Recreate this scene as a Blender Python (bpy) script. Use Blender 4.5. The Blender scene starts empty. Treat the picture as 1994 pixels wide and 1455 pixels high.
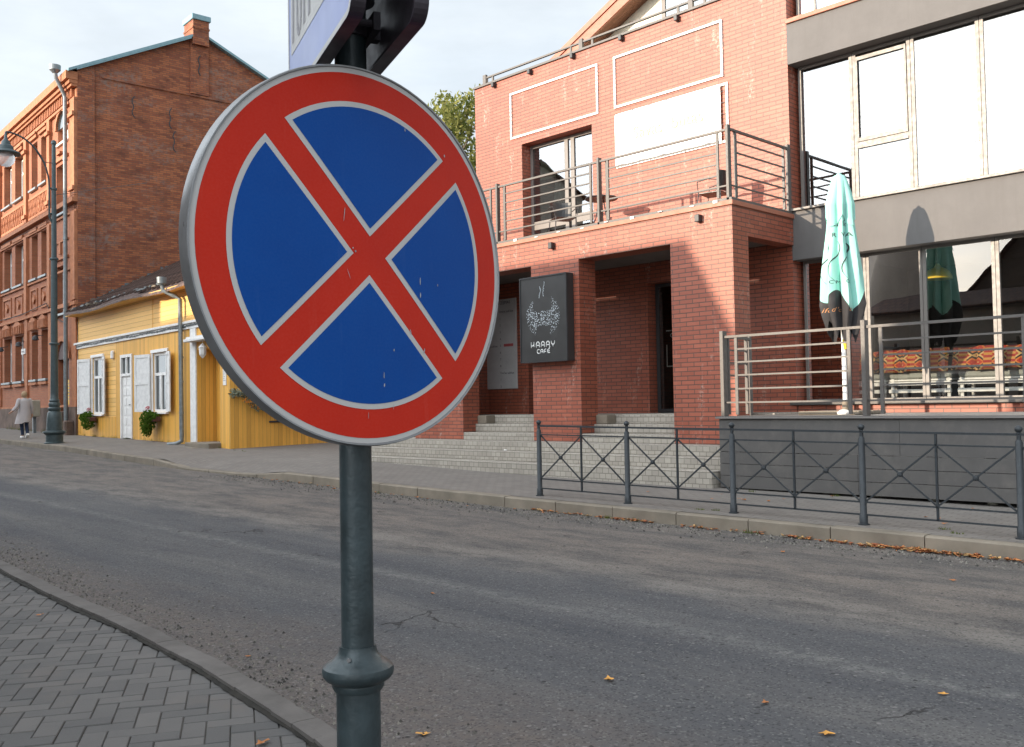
import bpy, math, random
from mathutils import Matrix, Vector
random.seed(7)
R = math.radians
scene = bpy.context.scene
COL = scene.collection

# ------------------------------------------------------------------ camera
F_PX, YAW, PITCH, ROLL = 1870.0, R(45.6), R(1.84), R(-1.02)
CAM = Vector((0, 0, 1.5))
fw = Vector((-math.sin(YAW)*math.cos(PITCH), math.cos(YAW)*math.cos(PITCH), math.sin(PITCH)))
r0 = Vector((math.cos(YAW), math.sin(YAW), 0)); u0 = r0.cross(fw)
rr = r0*math.cos(ROLL) + u0*math.sin(ROLL); uu = -r0*math.sin(ROLL) + u0*math.cos(ROLL)
cd = bpy.data.cameras.new('camera'); cam = bpy.data.objects.new('camera', cd); COL.objects.link(cam)
cam.matrix_world = Matrix(((rr.x, uu.x, -fw.x, CAM.x), (rr.y, uu.y, -fw.y, CAM.y), (rr.z, uu.z, -fw.z, CAM.z), (0, 0, 0, 1)))
cd.sensor_width = 36; cd.lens = 36*F_PX/1994; cd.clip_start = .05; cd.clip_end = 2000
scene.camera = cam

# ------------------------------------------------------------------ sun, sky, exposure
SUNV = Vector((-.35, -1.0, .25)).normalized()          # towards the sun
SUN_EL = math.asin(SUNV.z); SUN_ROT = math.atan2(SUNV.x, SUNV.y)
sd = bpy.data.lights.new('sun', 'SUN'); sun = bpy.data.objects.new('sun', sd); COL.objects.link(sun)
sd.energy = 5.0; sd.angle = R(.6); sd.color = (1.0, .83, .64)
sun.rotation_euler = (-SUNV).to_track_quat('-Z', 'Y').to_euler()
sun.location = (0, -20, 30)
world = bpy.data.worlds.new('World'); scene.world = world; world.use_nodes = True
nt = world.node_tree; nt.nodes.clear()
def WN(t, **k):
    n = nt.nodes.new(t)
    for a, b in k.items(): setattr(n, a, b)
    return n
wo = WN('ShaderNodeOutputWorld')
sky = WN('ShaderNodeTexSky', sky_type='NISHITA', sun_disc=False, sun_elevation=SUN_EL, sun_rotation=SUN_ROT,
         air_density=1.0, dust_density=2.0, ozone_density=1.5)
bg1 = WN('ShaderNodeBackground'); bg1.inputs[1].default_value = .15; nt.links.new(sky.outputs[0], bg1.inputs[0])
tc = WN('ShaderNodeTexCoord'); mp = WN('ShaderNodeMapping'); mp.inputs['Scale'].default_value = (1, 1, 3.2)
nt.links.new(tc.outputs['Generated'], mp.inputs[0])
ns = WN('ShaderNodeTexNoise'); ns.inputs['Scale'].default_value = 2.1; ns.inputs['Detail'].default_value = 9; ns.inputs['Roughness'].default_value = .55
nt.links.new(mp.outputs[0], ns.inputs[0])
cr = WN('ShaderNodeMapRange'); cr.inputs[1].default_value = .33; cr.inputs[2].default_value = .62; cr.inputs[3].default_value = .74; cr.inputs[4].default_value = 1.0
nt.links.new(ns.outputs[0], cr.inputs[0])
dt = WN('ShaderNodeVectorMath', operation='DOT_PRODUCT'); dt.inputs[1].default_value = SUNV
nrm = WN('ShaderNodeVectorMath', operation='NORMALIZE'); nt.links.new(tc.outputs['Generated'], nrm.inputs[0]); nt.links.new(nrm.outputs[0], dt.inputs[0])
pw = WN('ShaderNodeMapRange', interpolation_type='SMOOTHSTEP'); pw.inputs[1].default_value = .15; pw.inputs[2].default_value = 1.0; pw.inputs[3].default_value = .70; pw.inputs[4].default_value = 3.0
nt.links.new(dt.outputs['Value'], pw.inputs[0])
nsb = WN('ShaderNodeTexNoise'); nsb.inputs['Scale'].default_value = 4.5; nsb.inputs['Detail'].default_value = 8; nsb.inputs['Roughness'].default_value = .6; nt.links.new(mp.outputs[0], nsb.inputs[0])
cm = WN('ShaderNodeMapRange'); cm.inputs[1].default_value = .35; cm.inputs[2].default_value = .65; cm.inputs[3].default_value = .93; cm.inputs[4].default_value = 1.06; nt.links.new(nsb.outputs[0], cm.inputs[0])
pm_ = WN('ShaderNodeMath', operation='MULTIPLY'); nt.links.new(pw.outputs[0], pm_.inputs[0]); nt.links.new(cm.outputs[0], pm_.inputs[1])
bg2 = WN('ShaderNodeBackground'); bg2.inputs[0].default_value = (.875, .945, 1, 1); nt.links.new(pm_.outputs[0], bg2.inputs[1])
mx = WN('ShaderNodeMixShader'); nt.links.new(cr.outputs[0], mx.inputs[0]); nt.links.new(bg1.outputs[0], mx.inputs[1]); nt.links.new(bg2.outputs[0], mx.inputs[2])
nt.links.new(mx.outputs[0], wo.inputs[0])
vs = scene.view_settings; vs.view_transform = 'Standard'; vs.look = 'None'; vs.exposure = 0.62; vs.gamma = 1.0; vs.use_curve_mapping = False

# ------------------------------------------------------------------ materials
MATS = {}
class NT:
    def __init__(s, name):
        s.m = bpy.data.materials.new(name); s.m.use_nodes = True; s.t = s.m.node_tree; s.t.nodes.clear()
        s.out = s.n('ShaderNodeOutputMaterial'); MATS[name] = s.m
    def n(s, t, **k):
        x = s.t.nodes.new(t)
        for a, b in k.items():
            if a.startswith('i_'):
                key = a[2:].replace('_', ' ')
                x.inputs[int(key) if key.isdigit() else key].default_value = b
            else: setattr(x, a, b)
        return x
    def l(s, a, b): s.t.links.new(a, b)
    def uv(s, scale=(1, 1, 1), rot=0):
        c = s.n('ShaderNodeTexCoord'); m = s.n('ShaderNodeMapping'); m.inputs['Scale'].default_value = scale; m.inputs['Rotation'].default_value = (0, 0, rot)
        s.l(c.outputs['UV'], m.inputs[0]); return m.outputs[0]
    def noise(s, vec, scale, detail=4, rough=.55):
        x = s.n('ShaderNodeTexNoise'); x.inputs['Scale'].default_value = scale; x.inputs['Detail'].default_value = detail; x.inputs['Roughness'].default_value = rough
        s.l(vec, x.inputs[0]); return x.outputs[0]
    def ramp(s, fac, lo, hi, a=0., b=1.):
        x = s.n('ShaderNodeMapRange'); x.inputs[1].default_value = lo; x.inputs[2].default_value = hi; x.inputs[3].default_value = a; x.inputs[4].default_value = b
        s.l(fac, x.inputs[0]); return x.outputs[0]
    def mix(s, fac, a, b, mode='MIX'):
        x = s.n('ShaderNodeMix', data_type='RGBA', blend_type=mode)
        for v, i in ((fac, 0), (a, 6), (b, 7)):
            if isinstance(v, (int, float)): x.inputs[i].default_value = v
            elif isinstance(v, tuple): x.inputs[i].default_value = (*v[:3], 1)
            else: s.l(v, x.inputs[i])
        return x.outputs[2]
    def math(s, op, a, b=0.):
        x = s.n('ShaderNodeMath', operation=op)
        for v, i in ((a, 0), (b, 1)):
            if isinstance(v, (int, float)): x.inputs[i].default_value = v
            else: s.l(v, x.inputs[i])
        return x.outputs[0]
    def pr(s, col, rough=.7, metal=0., bump=None, bstr=.3, bdist=.01, spec=None, coat=0):
        p = s.n('ShaderNodeBsdfPrincipled')
        for v, k in ((col, 'Base Color'), (rough, 'Roughness')):
            if isinstance(v, tuple): p.inputs[k].default_value = (*v[:3], 1)
            elif isinstance(v, (int, float)): p.inputs[k].default_value = v
            else: s.l(v, p.inputs[k])
        p.inputs['Metallic'].default_value = metal
        if spec is not None: p.inputs['Specular IOR Level'].default_value = spec
        if coat: p.inputs['Coat Weight'].default_value = coat; p.inputs['Coat Roughness'].default_value = .12
        if bump is not None:
            b = s.n('ShaderNodeBump'); b.inputs['Strength'].default_value = bstr; b.inputs['Distance'].default_value = bdist
            s.l(bump, b.inputs['Height']); s.l(b.outputs[0], p.inputs['Normal'])
        s.l(p.outputs[0], s.out.inputs[0]); return s.m

def PM(name, col, rough=.6, metal=0., var=.15, scale=6., bump=.0, bscale=60., spec=None, coat=0):
    t = NT(name); c = t.n('ShaderNodeTexCoord').outputs['Object']
    nz = t.noise(c, scale, 5, .6)
    dark = tuple(x*(1-var) for x in col); light = tuple(min(1, x*(1+var)) for x in col)
    cc = t.mix(t.ramp(nz, .3, .7), dark, light)
    rg = t.ramp(t.noise(c, scale*2.3, 4), .3, .7, max(0, rough-.08), min(1, rough+.08))
    return t.pr(cc, rg, metal, t.noise(c, bscale, 3) if bump else None, bump, .004, spec, coat)

def brick_mat(name, c1, c2, mortar, bw=.255, rh=.0735, ms=.006, patch=None, stain=None, rough=.62, patchamt=.6, bump=.5, off=(0, 0, 0)):
    t = NT(name); uv = t.uv()
    a = t.n('ShaderNodeVectorMath', operation='ADD'); a.inputs[1].default_value = off; t.l(uv, a.inputs[0]); uv = a.outputs[0]
    b = t.n('ShaderNodeTexBrick'); b.offset = .5
    b.inputs['Scale'].default_value = 1; b.inputs['Brick Width'].default_value = bw; b.inputs['Row Height'].default_value = rh
    b.inputs['Mortar Size'].default_value = ms; b.inputs['Mortar Smooth'].default_value = .15; b.inputs['Bias'].default_value = 0
    b.inputs['Color1'].default_value = (*c1, 1); b.inputs['Color2'].default_value = (*c2, 1); b.inputs['Mortar'].default_value = (*mortar, 1)
    t.l(uv, b.inputs[0]); col = b.outputs['Color']
    n1 = t.noise(uv, 1.1, 6, .6); col = t.mix(t.ramp(n1, .3, .75, 0, .55), col, t.mix(1.0, col, (.62, .6, .6), 'MULTIPLY'))
    n3 = t.noise(uv, 26, 3, .6); col = t.mix(t.ramp(n3, .35, .7, 0, .35), col, t.mix(1.0, col, (1.25, 1.2, 1.15), 'MULTIPLY'))
    if stain:   # white efflorescence running down in streaks
        m = t.n('ShaderNodeMapping'); m.inputs['Scale'].default_value = (2.2, .45, 1); t.l(uv, m.inputs[0])
        s1 = t.noise(m.outputs[0], 1.7, 5, .65); s2 = t.noise(uv, 16, 4, .7)
        fac = t.math('MULTIPLY', t.ramp(s1, .57, .68), t.ramp(s2, .48, .6, 0, .55))
        col = t.mix(fac, col, stain)
    if patch:
        m = t.n('ShaderNodeMapping'); m.inputs['Scale'].default_value = (.55, 1.3, 1); t.l(uv, m.inputs[0])
        s1 = t.noise(m.outputs[0], .75, 8, .72); s2 = t.noise(uv, 7, 5, .7)
        fac = t.math('MULTIPLY', t.ramp(s1, .5, .62), t.ramp(s2, .42, .58, 0, patchamt))
        col = t.mix(fac, col, patch)
        s3 = t.noise(m.outputs[0], 1.9, 8, .7); col = t.mix(t.ramp(s3, .52, .7, 0, .75), col, (.065, .022, .015))
    h = t.math('ADD', t.math('MULTIPLY', b.outputs['Fac'], -1.), t.math('MULTIPLY', n3, .25))
    return t.pr(col, rough, 0, h, bump, .006)

def plank_mat(name, col, period=.12, axis=1, gap=.06, dark=(.10, .055, .015), rough=.6, var=.2, worn=None, jitter=False):
    t = NT(name); uv = t.uv(); sp = t.n('ShaderNodeSeparateXYZ'); t.l(uv, sp.inputs[0])
    v = t.math('DIVIDE', sp.outputs[axis], period); fr = t.math('FRACT', v); fl = t.math('FLOOR', v)
    wn = t.n('ShaderNodeTexWhiteNoise', noise_dimensions='1D'); t.l(fl, wn.inputs['W'])
    m = t.n('ShaderNodeMapping'); m.inputs['Scale'].default_value = (1.5, 14, 1) if axis == 1 else (14, 1.5, 1); t.l(uv, m.inputs[0])
    g = t.noise(m.outputs[0], 2.5, 6, .65)
    f = t.math('ADD', t.math('MULTIPLY', wn.outputs[0], .5), t.math('MULTIPLY', g, .6))
    c = t.mix(t.ramp(f, .2, .9), tuple(x*(1-var) for x in col), tuple(min(1, x*(1+var)) for x in col))
    if worn:
        w = t.noise(m.outputs[0], 5, 7, .75); c = t.mix(t.ramp(w, .6, .72, 0, .7), c, worn)
    edge = t.ramp(fr, 0, gap, 1, 0); c = t.mix(edge, c, dark)
    h = t.math('SUBTRACT', t.ramp(fr, 0, 1, .0 if axis else 0, -.6 if axis == 1 else 0), t.math('MULTIPLY', edge, 1.))
    return t.pr(c, rough, 0, h, .6, .01)

BR = brick_mat('clinker_brick', (.365, .104, .060), (.290, .076, .043), (.105, .050, .036), ms=.008, stain=(.50, .36, .30), rough=.5)
BRO = brick_mat('old_brick', (.42, .140, .058), (.23, .064, .033), (.15, .085, .055), bw=.27, rh=.079, ms=.009, patch=(.22, .165, .14), rough=.85, patchamt=.8)
BRF = brick_mat('facade_brick', (.40, .135, .064), (.32, .10, .049), (.26, .145, .08), bw=.27, rh=.079, ms=.008, rough=.8, bump=.3)
BRT = PM('brick_trim', (.39, .15, .07), .8, var=.22, scale=5, bump=.3, bscale=30)
PLA = PM('stucco_panel', (.43, .23, .135), .9, var=.12, bump=.2)
def WM(name, col, dirt, amt=.6, rough=.85, sc=(3.0, .35, 1), bump=.15, bscale=200, low=None):
    t = NT(name); uv = t.uv(); m = t.n('ShaderNodeMapping'); m.inputs['Scale'].default_value = sc; t.l(uv, m.inputs[0])
    a = t.noise(m.outputs[0], 2.2, 7, .7); b = t.noise(uv, 2.0, 7, .7); c = t.mix(t.ramp(b, .3, .7), tuple(x*.9 for x in col), tuple(x*1.08 for x in col))
    c = t.mix(t.math('MULTIPLY', t.ramp(a, .48, .72), t.ramp(b, .35, .7, .3*amt, amt)), c, dirt)
    return t.pr(c, rough, 0, t.noise(uv, bscale, 3), bump, .003)
GREY = WM('grey_render', (.128, .121, .118), (.104, .097, .092), .7)
KERB = WM('kerb_concrete', (.205, .175, .138), (.105, .090, .072), .8, .9, (.6, 1.2, 1), .5, 45)
FRAME = PM('taupe_aluminium', (.165, .148, .135), .45, .0, var=.05)
RAILM = PM('railing_paint', (.095, .085, .078), .5, .0, var=.1, scale=20)
DARKF = PM('anthracite_frame', (.035, .035, .037), .4, .1, var=.1)
BLACKP = PM('anthracite_paint', (.032, .037, .042), .5, .2, var=.18, scale=30, bump=.12, bscale=120)
COPE = PM('salmon_coping', (.36, .13, .08), .55, var=.1, scale=4)
WHITE = PM('white_paint', (.78, .76, .74), .55, var=.05, scale=3)
OFFW = PM('old_white_paint', (.70, .69, .68), .65, var=.12, scale=9, bump=.25, bscale=40)
TARP = PM('white_tarpaulin', (.86, .86, .85), .5, var=.02, scale=2)
CREAM = PM('cream_render', (.80, .74, .58), .85, var=.05)
SOFF = plank_mat('brown_soffit_boards', (.20, .085, .05), .1, 1)
PALET = PM('faint_yellow_print', (.80, .74, .22), .5, var=.05)
BLACK = PM('black_lacquer', (.032, .031, .031), .38, var=.08, scale=3)
LETW = PM('white_lettering', (.80, .80, .78), .5, var=.03)
DOTS = PM('pale_blue_dots', (.60, .66, .70), .5, var=.1)
SILV = PM('brushed_silver_plate', (.55, .54, .53), .45, .0, var=.08, scale=3)
INKD = PM('dark_ink', (.04, .04, .045), .6, var=.05)
INKR = PM('red_ink', (.45, .10, .10), .6, var=.05)
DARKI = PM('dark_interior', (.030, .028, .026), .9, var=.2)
CEIL = PM('soffit_render', (.16, .14, .13), .9, var=.1)
YEL_H = plank_mat('yellow_clapboard', (.80, .47, .14), .15, 1, .09, dark=(.16, .08, .02), worn=(.46, .26, .08))
YEL_V = plank_mat('yellow_vertical_boards', (.72, .375, .065), .115, 0, .10, dark=(.20, .10, .02), worn=(.36, .18, .05), var=.22)
ROOFY = plank_mat('rusty_ribbed_roof_sheet', (.105, .062, .050), .19, 0, .3, dark=(.03, .02, .018), var=.5, worn=(.22, .15, .12), rough=.7)
ZINC = PM('galvanised_zinc', (.21, .235, .245), .4, .3, var=.25, scale=7)
ZINCD = PM('dark_zinc', (.10, .11, .115), .55, .3, var=.35, scale=5)
TEALR = PM('blue_grey_roof_metal', (.20, .33, .37), .45, .3, var=.12)
DOORR = PM('dark_red_door', (.055, .020, .018), .6, var=.2)
STONE = PM('plinth_stone', (.13, .088, .07), .9, var=.35, scale=2.5, bump=.6, bscale=9)
KERB = PM('kerb_concrete', (.200, .168, .130), .88, var=.25, scale=2.2, bump=.4, bscale=40)
KERBN = PM('near_kerb_concrete', (.112, .101, .094), .88, var=.22, scale=3.5, bump=.5, bscale=60)
GREEN = PM('geranium_leaf', (.055, .115, .020), .7, var=.4, scale=12)
REDF = PM('red_petal', (.50, .03, .05), .6, var=.2)
ORF = PM('orange_petal', (.70, .22, .02), .6, var=.2)
GRYG = PM('grey_green_leaf', (.17, .19, .13), .7, var=.4, scale=15)
SKIN = PM('skin', (.50, .30, .22), .6, var=.05)
HAIR = PM('short_blond_hair', (.36, .25, .15), .8, var=.3, scale=40)
COAT = PM('pale_grey_coat', (.44, .40, .40), .85, var=.08, scale=4, bump=.2)
JEAN = PM('dark_blue_jeans', (.018, .030, .065), .85, var=.2)
MINT = PM('mint_canvas', (.29, .60, .53), .75, var=.05, scale=5, bump=.1)
BLKC = PM('black_canvas', (.030, .028, .030), .8, var=.15)
LEAFB = PM('dry_leaf', (.40, .15, .045), .75, var=.45, scale=1.3)
LEAFY = PM('yellow_leaf', (.62, .30, .06), .7, var=.3, scale=30)
BARK = PM('tree_bark', (.14, .11, .08), .9, var=.3, bump=.6, bscale=14)
SWHT = PM('sign_white', (.46, .45, .44), .4, var=.04, spec=.3)
SRIM = PM('sign_rim_metal', (.22, .22, .225), .35, .6, var=.2, scale=8)
FADE = PM('faded_blue_sheet', (.23, .28, .52), .35, var=.1, scale=4)
INKG = PM('grey_print', (.24, .23, .25), .5, var=.2, scale=60)
POLE = PM('pole_paint', (.031, .045, .050), .42, .15, var=.3, scale=22, bump=.25, bscale=90)
LAMPG = PM('lamp_dark_green_paint', (.050, .072, .078), .45, .2, var=.2, scale=10)
ALUD = PM('dark_aluminium_back', (.045, .038, .048), .5, .3, var=.5, scale=14)
GREYTUBE = PM('grey_sleeve', (.16, .17, .21), .5, .3, var=.2, scale=10)
DECKB = WM('grey_composite_board', (.082, .076, .072), (.145, .130, .115), .75, .7, (1.2, .8, 1), .4, 60)
DECKT = plank_mat('grey_deck_board', (.16, .145, .135), .14, 1, .08, dark=(.03, .03, .03), rough=.7, var=.12)
CUSHG = PM('grey_seat_fabric', (.30, .31, .29), .9, var=.1, scale=8)
YELL = PM('yellow_enamel', (.80, .55, .02), .35, var=.04)
YSIGN = PM('yellow_notice', (.70, .42, .03), .5, var=.05)
PAPER = PM('white_paper', (.75, .73, .70), .8, var=.06)
BEIGE = PM('beige_box_paint', (.36, .34, .27), .6, var=.12)
ROOFT = brick_mat('roof_tile', (.16, .085, .06), (.11, .06, .05), (.03, .02, .02), bw=.25, rh=.33, ms=.02, rough=.8)
HWALL = PM('pale_plaster_wall', (.42, .38, .33), .9, var=.1, scale=1.2)
HWALL2 = PM('dark_board_wall', (.16, .13, .11), .85, var=.2, scale=2)
CABLE = PM('black_cable', (.02, .02, .02), .6)
MOSS = PM('grass_blade', (.09, .12, .03), .9, var=.5, scale=5)
GRAV = PM('gravel_chip', (.13, .12, .11), .9, var=.7, scale=9)
CURT = PM('white_curtain', (.80, .80, .78), .9, var=.06, scale=6)
BLIND = PM('pale_green_blind', (.55, .60, .45), .9, var=.04)

def glass_mat(name, ior=2.6, tint=(.62, .66, .65), rough=.0):
    t = NT(name); fr = t.n('ShaderNodeFresnel'); fr.inputs[0].default_value = ior
    tr = t.n('ShaderNodeBsdfTransparent'); tr.inputs[0].default_value = (*tint, 1)
    gl = t.n('ShaderNodeBsdfGlossy'); gl.inputs['Roughness'].default_value = rough
    c = t.n('ShaderNodeTexCoord').outputs['Object']; nz = t.noise(c, .9, 2)
    b = t.n('ShaderNodeBump'); b.inputs['Strength'].default_value = .05; b.inputs['Distance'].default_value = .05; t.l(nz, b.inputs['Height']); t.l(b.outputs[0], gl.inputs['Normal'])
    m = t.n('ShaderNodeMixShader'); t.l(fr.outputs[0], m.inputs[0]); t.l(tr.outputs[0], m.inputs[1]); t.l(gl.outputs[0], m.inputs[2]); t.l(m.outputs[0], t.out.inputs[0])
    return t.m
GLASS = glass_mat('window_glass', 3.7)
GLASSL = glass_mat('shop_glass', 2.3, (.8, .82, .80))
GLASSD = PM('dark_pane', (.035, .045, .05), .06, var=.3, scale=1.5, spec=.9)
t = NT('lamp_globe'); g = t.n('ShaderNodeBsdfGlass'); g.inputs['Roughness'].default_value = .15; g.inputs['IOR'].default_value = 1.15
d = t.n('ShaderNodeBsdfDiffuse'); d.inputs[0].default_value = (.75, .68, .68, 1); m = t.n('ShaderNodeMixShader'); m.inputs[0].default_value = .45
t.l(g.outputs[0], m.inputs[1]); t.l(d.outputs[0], m.inputs[2]); t.l(m.outputs[0], t.out.inputs[0]); GLOBE = t.m

def sheet(name, col, dull, haze):
    t = NT(name); uv = t.uv(); m = t.n('ShaderNodeMapping'); m.inputs['Scale'].default_value = (26, 2.2, 1); t.l(uv, m.inputs[0])
    a = t.noise(m.outputs[0], 1.6, 7, .7); b = t.noise(uv, 5.5, 6, .65); g_ = t.noise(uv, 260, 2, .5)
    c = t.mix(t.ramp(b, .3, .7, 0, .55), col, dull); c = t.mix(t.ramp(a, .58, .78, 0, .09), c, haze); c = t.mix(t.ramp(g_, .35, .75, 0, .035), c, haze)
    return t.pr(c, t.ramp(a, .3, .7, .30, .50), 0, None, spec=.12)
SREDM = sheet('sign_red_sheeting', (.52, .024, .009), (.40, .014, .008), (.50, .25, .20)); SBLUE = sheet('sign_blue_sheeting', (.0, .060, .285), (.0, .042, .225), (.16, .24, .38))
def leaf_mat(name, a, b, trans=.35):
    t = NT(name); c = t.n('ShaderNodeTexCoord').outputs['Object']; nz = t.noise(c, 1.1, 4, .7)
    g = t.n('ShaderNodeNewGeometry'); f = t.math('ADD', t.math('MULTIPLY', g.outputs['Random Per Island'], .6), t.math('MULTIPLY', nz, .6))
    col = t.mix(t.ramp(f, .3, .9), a, b)
    d = t.n('ShaderNodeBsdfDiffuse'); t.l(col, d.inputs[0]); tr = t.n('ShaderNodeBsdfTranslucent'); t.l(col, tr.inputs[0])
    m = t.n('ShaderNodeMixShader'); m.inputs[0].default_value = trans; t.l(d.outputs[0], m.inputs[1]); t.l(tr.outputs[0], m.inputs[2]); t.l(m.outputs[0], t.out.inputs[0]); return t.m
LEAF = leaf_mat('tree_foliage', (.09, .12, .03), (.36, .35, .12), .5)
POTG = leaf_mat('flower_basket_foliage', (.04, .085, .012), (.12, .20, .03))

# asphalt
t = NT('asphalt'); uv = t.uv(); sp = t.n('ShaderNodeSeparateXYZ'); t.l(uv, sp.inputs[0]); Yc = sp.outputs[1]
def mapped(sc, rot=0.):
    m = t.n('ShaderNodeMapping'); m.inputs['Scale'].default_value = sc; m.inputs['Rotation'].default_value = (0, 0, rot); t.l(uv, m.inputs[0]); return m.outputs[0]
st1 = t.noise(mapped((.16, .9, 1), R(2)), 1.7, 8, .7); st2 = t.noise(mapped((.35, 1.0, 1), R(-4)), 2.6, 8, .72); big = t.noise(uv, .55, 4, .6); fine = t.noise(uv, 9, 6, .75)
c = t.mix(t.ramp(st1, .35, .68), (0.067, 0.069, 0.077), (0.113, 0.110, 0.111))
up = t.ramp(t.math('ADD', Yc, t.math('MULTIPLY', t.math('SUBTRACT', big, .5), 1.6)), 5.9, 6.5)         # rougher, older strip beside the far kerb
rough_ = t.mix(t.ramp(st2, .36, .62), (0.084, 0.078, 0.077), (0.179, 0.154, 0.136)); rough_ = t.mix(t.ramp(fine, .5, .7, 0, .5), rough_, (0.070, 0.064, 0.061))
c = t.mix(up, c, rough_)
dirt = t.ramp(t.math('ADD', Yc, t.math('MULTIPLY', t.math('SUBTRACT', st2, .5), 1.5)), 3.9, 3.1); c = t.mix(t.math('MULTIPLY', dirt, t.ramp(fine, .3, .65, .35, .95)), c, (0.138, 0.113, 0.100))
def streak(y0, w, amt, col, nz):
    global c
    d = t.math('ABSOLUTE', t.math('SUBTRACT', t.math('ADD', Yc, t.math('MULTIPLY', t.math('SUBTRACT', big, .5), .55)), y0)); k = t.math('MULTIPLY', t.ramp(d, 0, w, amt, 0), t.ramp(nz, .40, .60)); c = t.mix(k, c, col)
streak(6.35, .55, .75, (0.211, 0.192, 0.173), st2); streak(5.15, .16, .55, (0.218, 0.211, 0.198), fine); streak(7.6, .5, .7, (0.192, 0.160, 0.138), st2); streak(4.4, .35, .35, (0.166, 0.154, 0.143), st1)
v = t.n('ShaderNodeTexVoronoi'); v.inputs['Scale'].default_value = 85; t.l(uv, v.inputs[0]); vv = t.n('ShaderNodeSeparateColor'); t.l(v.outputs['Color'], vv.inputs[0])
c = t.mix(t.ramp(vv.outputs[0], .84, .99, 0, .4), c, (.25, .24, .23)); c = t.mix(t.ramp(vv.outputs[1], .72, .95, 0, .55), c, (.020, .020, .021))
v2 = t.n('ShaderNodeTexVoronoi'); v2.inputs['Scale'].default_value = 24; t.l(uv, v2.inputs[0]); vw = t.n('ShaderNodeSeparateColor'); t.l(v2.outputs['Color'], vw.inputs[0])
pk = t.math('MULTIPLY', t.ramp(vw.outputs[0], .95, .97), t.ramp(v2.outputs['Distance'], .35, .22)); c = t.mix(t.math('MULTIPLY', pk, .4), c, (.30, .28, .27))
pk = t.math('MULTIPLY', t.ramp(vw.outputs[1], .955, .975), t.ramp(v2.outputs['Distance'], .4, .25)); c = t.mix(t.math('MULTIPLY', pk, .75), c, (.016, .015, .015))
wv = t.n('ShaderNodeVectorMath', operation='ADD'); ns_ = t.n('ShaderNodeTexNoise'); ns_.inputs['Scale'].default_value = 2.2; ns_.inputs['Detail'].default_value = 6; t.l(uv, ns_.inputs[0]); t.l(uv, wv.inputs[0]); t.l(ns_.outputs['Color'], wv.inputs[1])
v3 = t.n('ShaderNodeTexVoronoi', feature='DISTANCE_TO_EDGE'); v3.inputs['Scale'].default_value = .85; t.l(wv.outputs[0], v3.inputs[0])
ck = t.math('MULTIPLY', t.ramp(v3.outputs['Distance'], .004, .012, 1, 0), t.ramp(t.noise(uv, .8, 3), .60, .68)); c = t.mix(t.math('MULTIPLY', ck, .7), c, (.016, .015, .015))
hb = t.math('SUBTRACT', t.math('ADD', t.noise(uv, 75, 3, .8), t.math('MULTIPLY', st2, 3.0)), t.math('MULTIPLY', ck, 3.))
ASPH = t.pr(c, .85, 0, hb, .9, .012, .3)
# far pavement: small worn pavers
PAVF = brick_mat('worn_pavement_pavers', (.200, .180, .162), (.170, .153, .140), (.120, .104, .088), bw=.2, rh=.1, ms=.007, rough=.9)
STEPM = brick_mat('step_cobble', (.40, .365, .315), (.32, .29, .25), (.20, .18, .148), bw=.125, rh=.088, ms=.006, rough=.9)
t = NT('paver'); g = t.n('ShaderNodeNewGeometry'); uv = t.uv(); nz = t.noise(uv, 3.0, 6, .7); n2 = t.noise(uv, 140, 3)
f = t.math('ADD', t.math('MULTIPLY', g.outputs['Random Per Island'], .55), t.math('MULTIPLY', nz, .6))
c = t.mix(t.ramp(f, .15, .95), (.074, .072, .072), (.128, .119, .113)); n4 = t.noise(uv, .9, 6, .7); c = t.mix(t.ramp(n4, .56, .72, 0, .8), c, (.125, .105, .093)); c = t.mix(t.ramp(n2, .55, .75, 0, .35), c, (.15, .14, .13))
PAVN = t.pr(c, .85, 0, t.math('ADD', n2, t.math('MULTIPLY', nz, 2)), .45, .006)
PAVJ = PM('joint_sand', (.055, .048, .040), .95, var=.5, scale=3, bump=.8, bscale=70)
SOIL = PM('dusty_ground', (.16, .14, .115), .95, var=.3, scale=.4, bump=.5, bscale=8)
# kilim cushion fabric
t = NT('kilim_fabric'); c = t.n('ShaderNodeTexCoord').outputs['Object']; sp = t.n('ShaderNodeSeparateXYZ'); t.l(c, sp.inputs[0])
def tri(o, s): return t.math('ABSOLUTE', t.math('SUBTRACT', t.math('FRACT', t.math('MULTIPLY', o, s)), .5))
c_w = t.noise(c, 3.0, 3); dd = t.math('ADD', t.math('MULTIPLY', c_w, .35), t.math('ADD', tri(sp.outputs[0], 3.6), tri(sp.outputs[2], 4.6))); q = t.n('ShaderNodeValToRGB'); q.color_ramp.interpolation = 'CONSTANT'
els = q.color_ramp.elements; els[0].position = 0; els[0].color = (.34, .19, .06, 1); els[1].position = .22; els[1].color = (.28, .022, .012, 1)
for p_, cc in ((.40, (.42, .12, .025)), (.52, (.02, .012, .01)), (.66, (.40, .25, .10)), (.80, (.26, .022, .015))):
    e_ = els.new(p_); e_.color = (*cc, 1)
t.l(dd, q.inputs[0]); st = t.ramp(tri(sp.outputs[0], 2.7), .32, .34); cc = t.mix(st, q.outputs[0], t.mix(t.ramp(tri(sp.outputs[2], 13), .24, .26), (.25, .02, .014), (.38, .18, .045)))
KILIM = t.pr(cc, .9)

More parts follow.
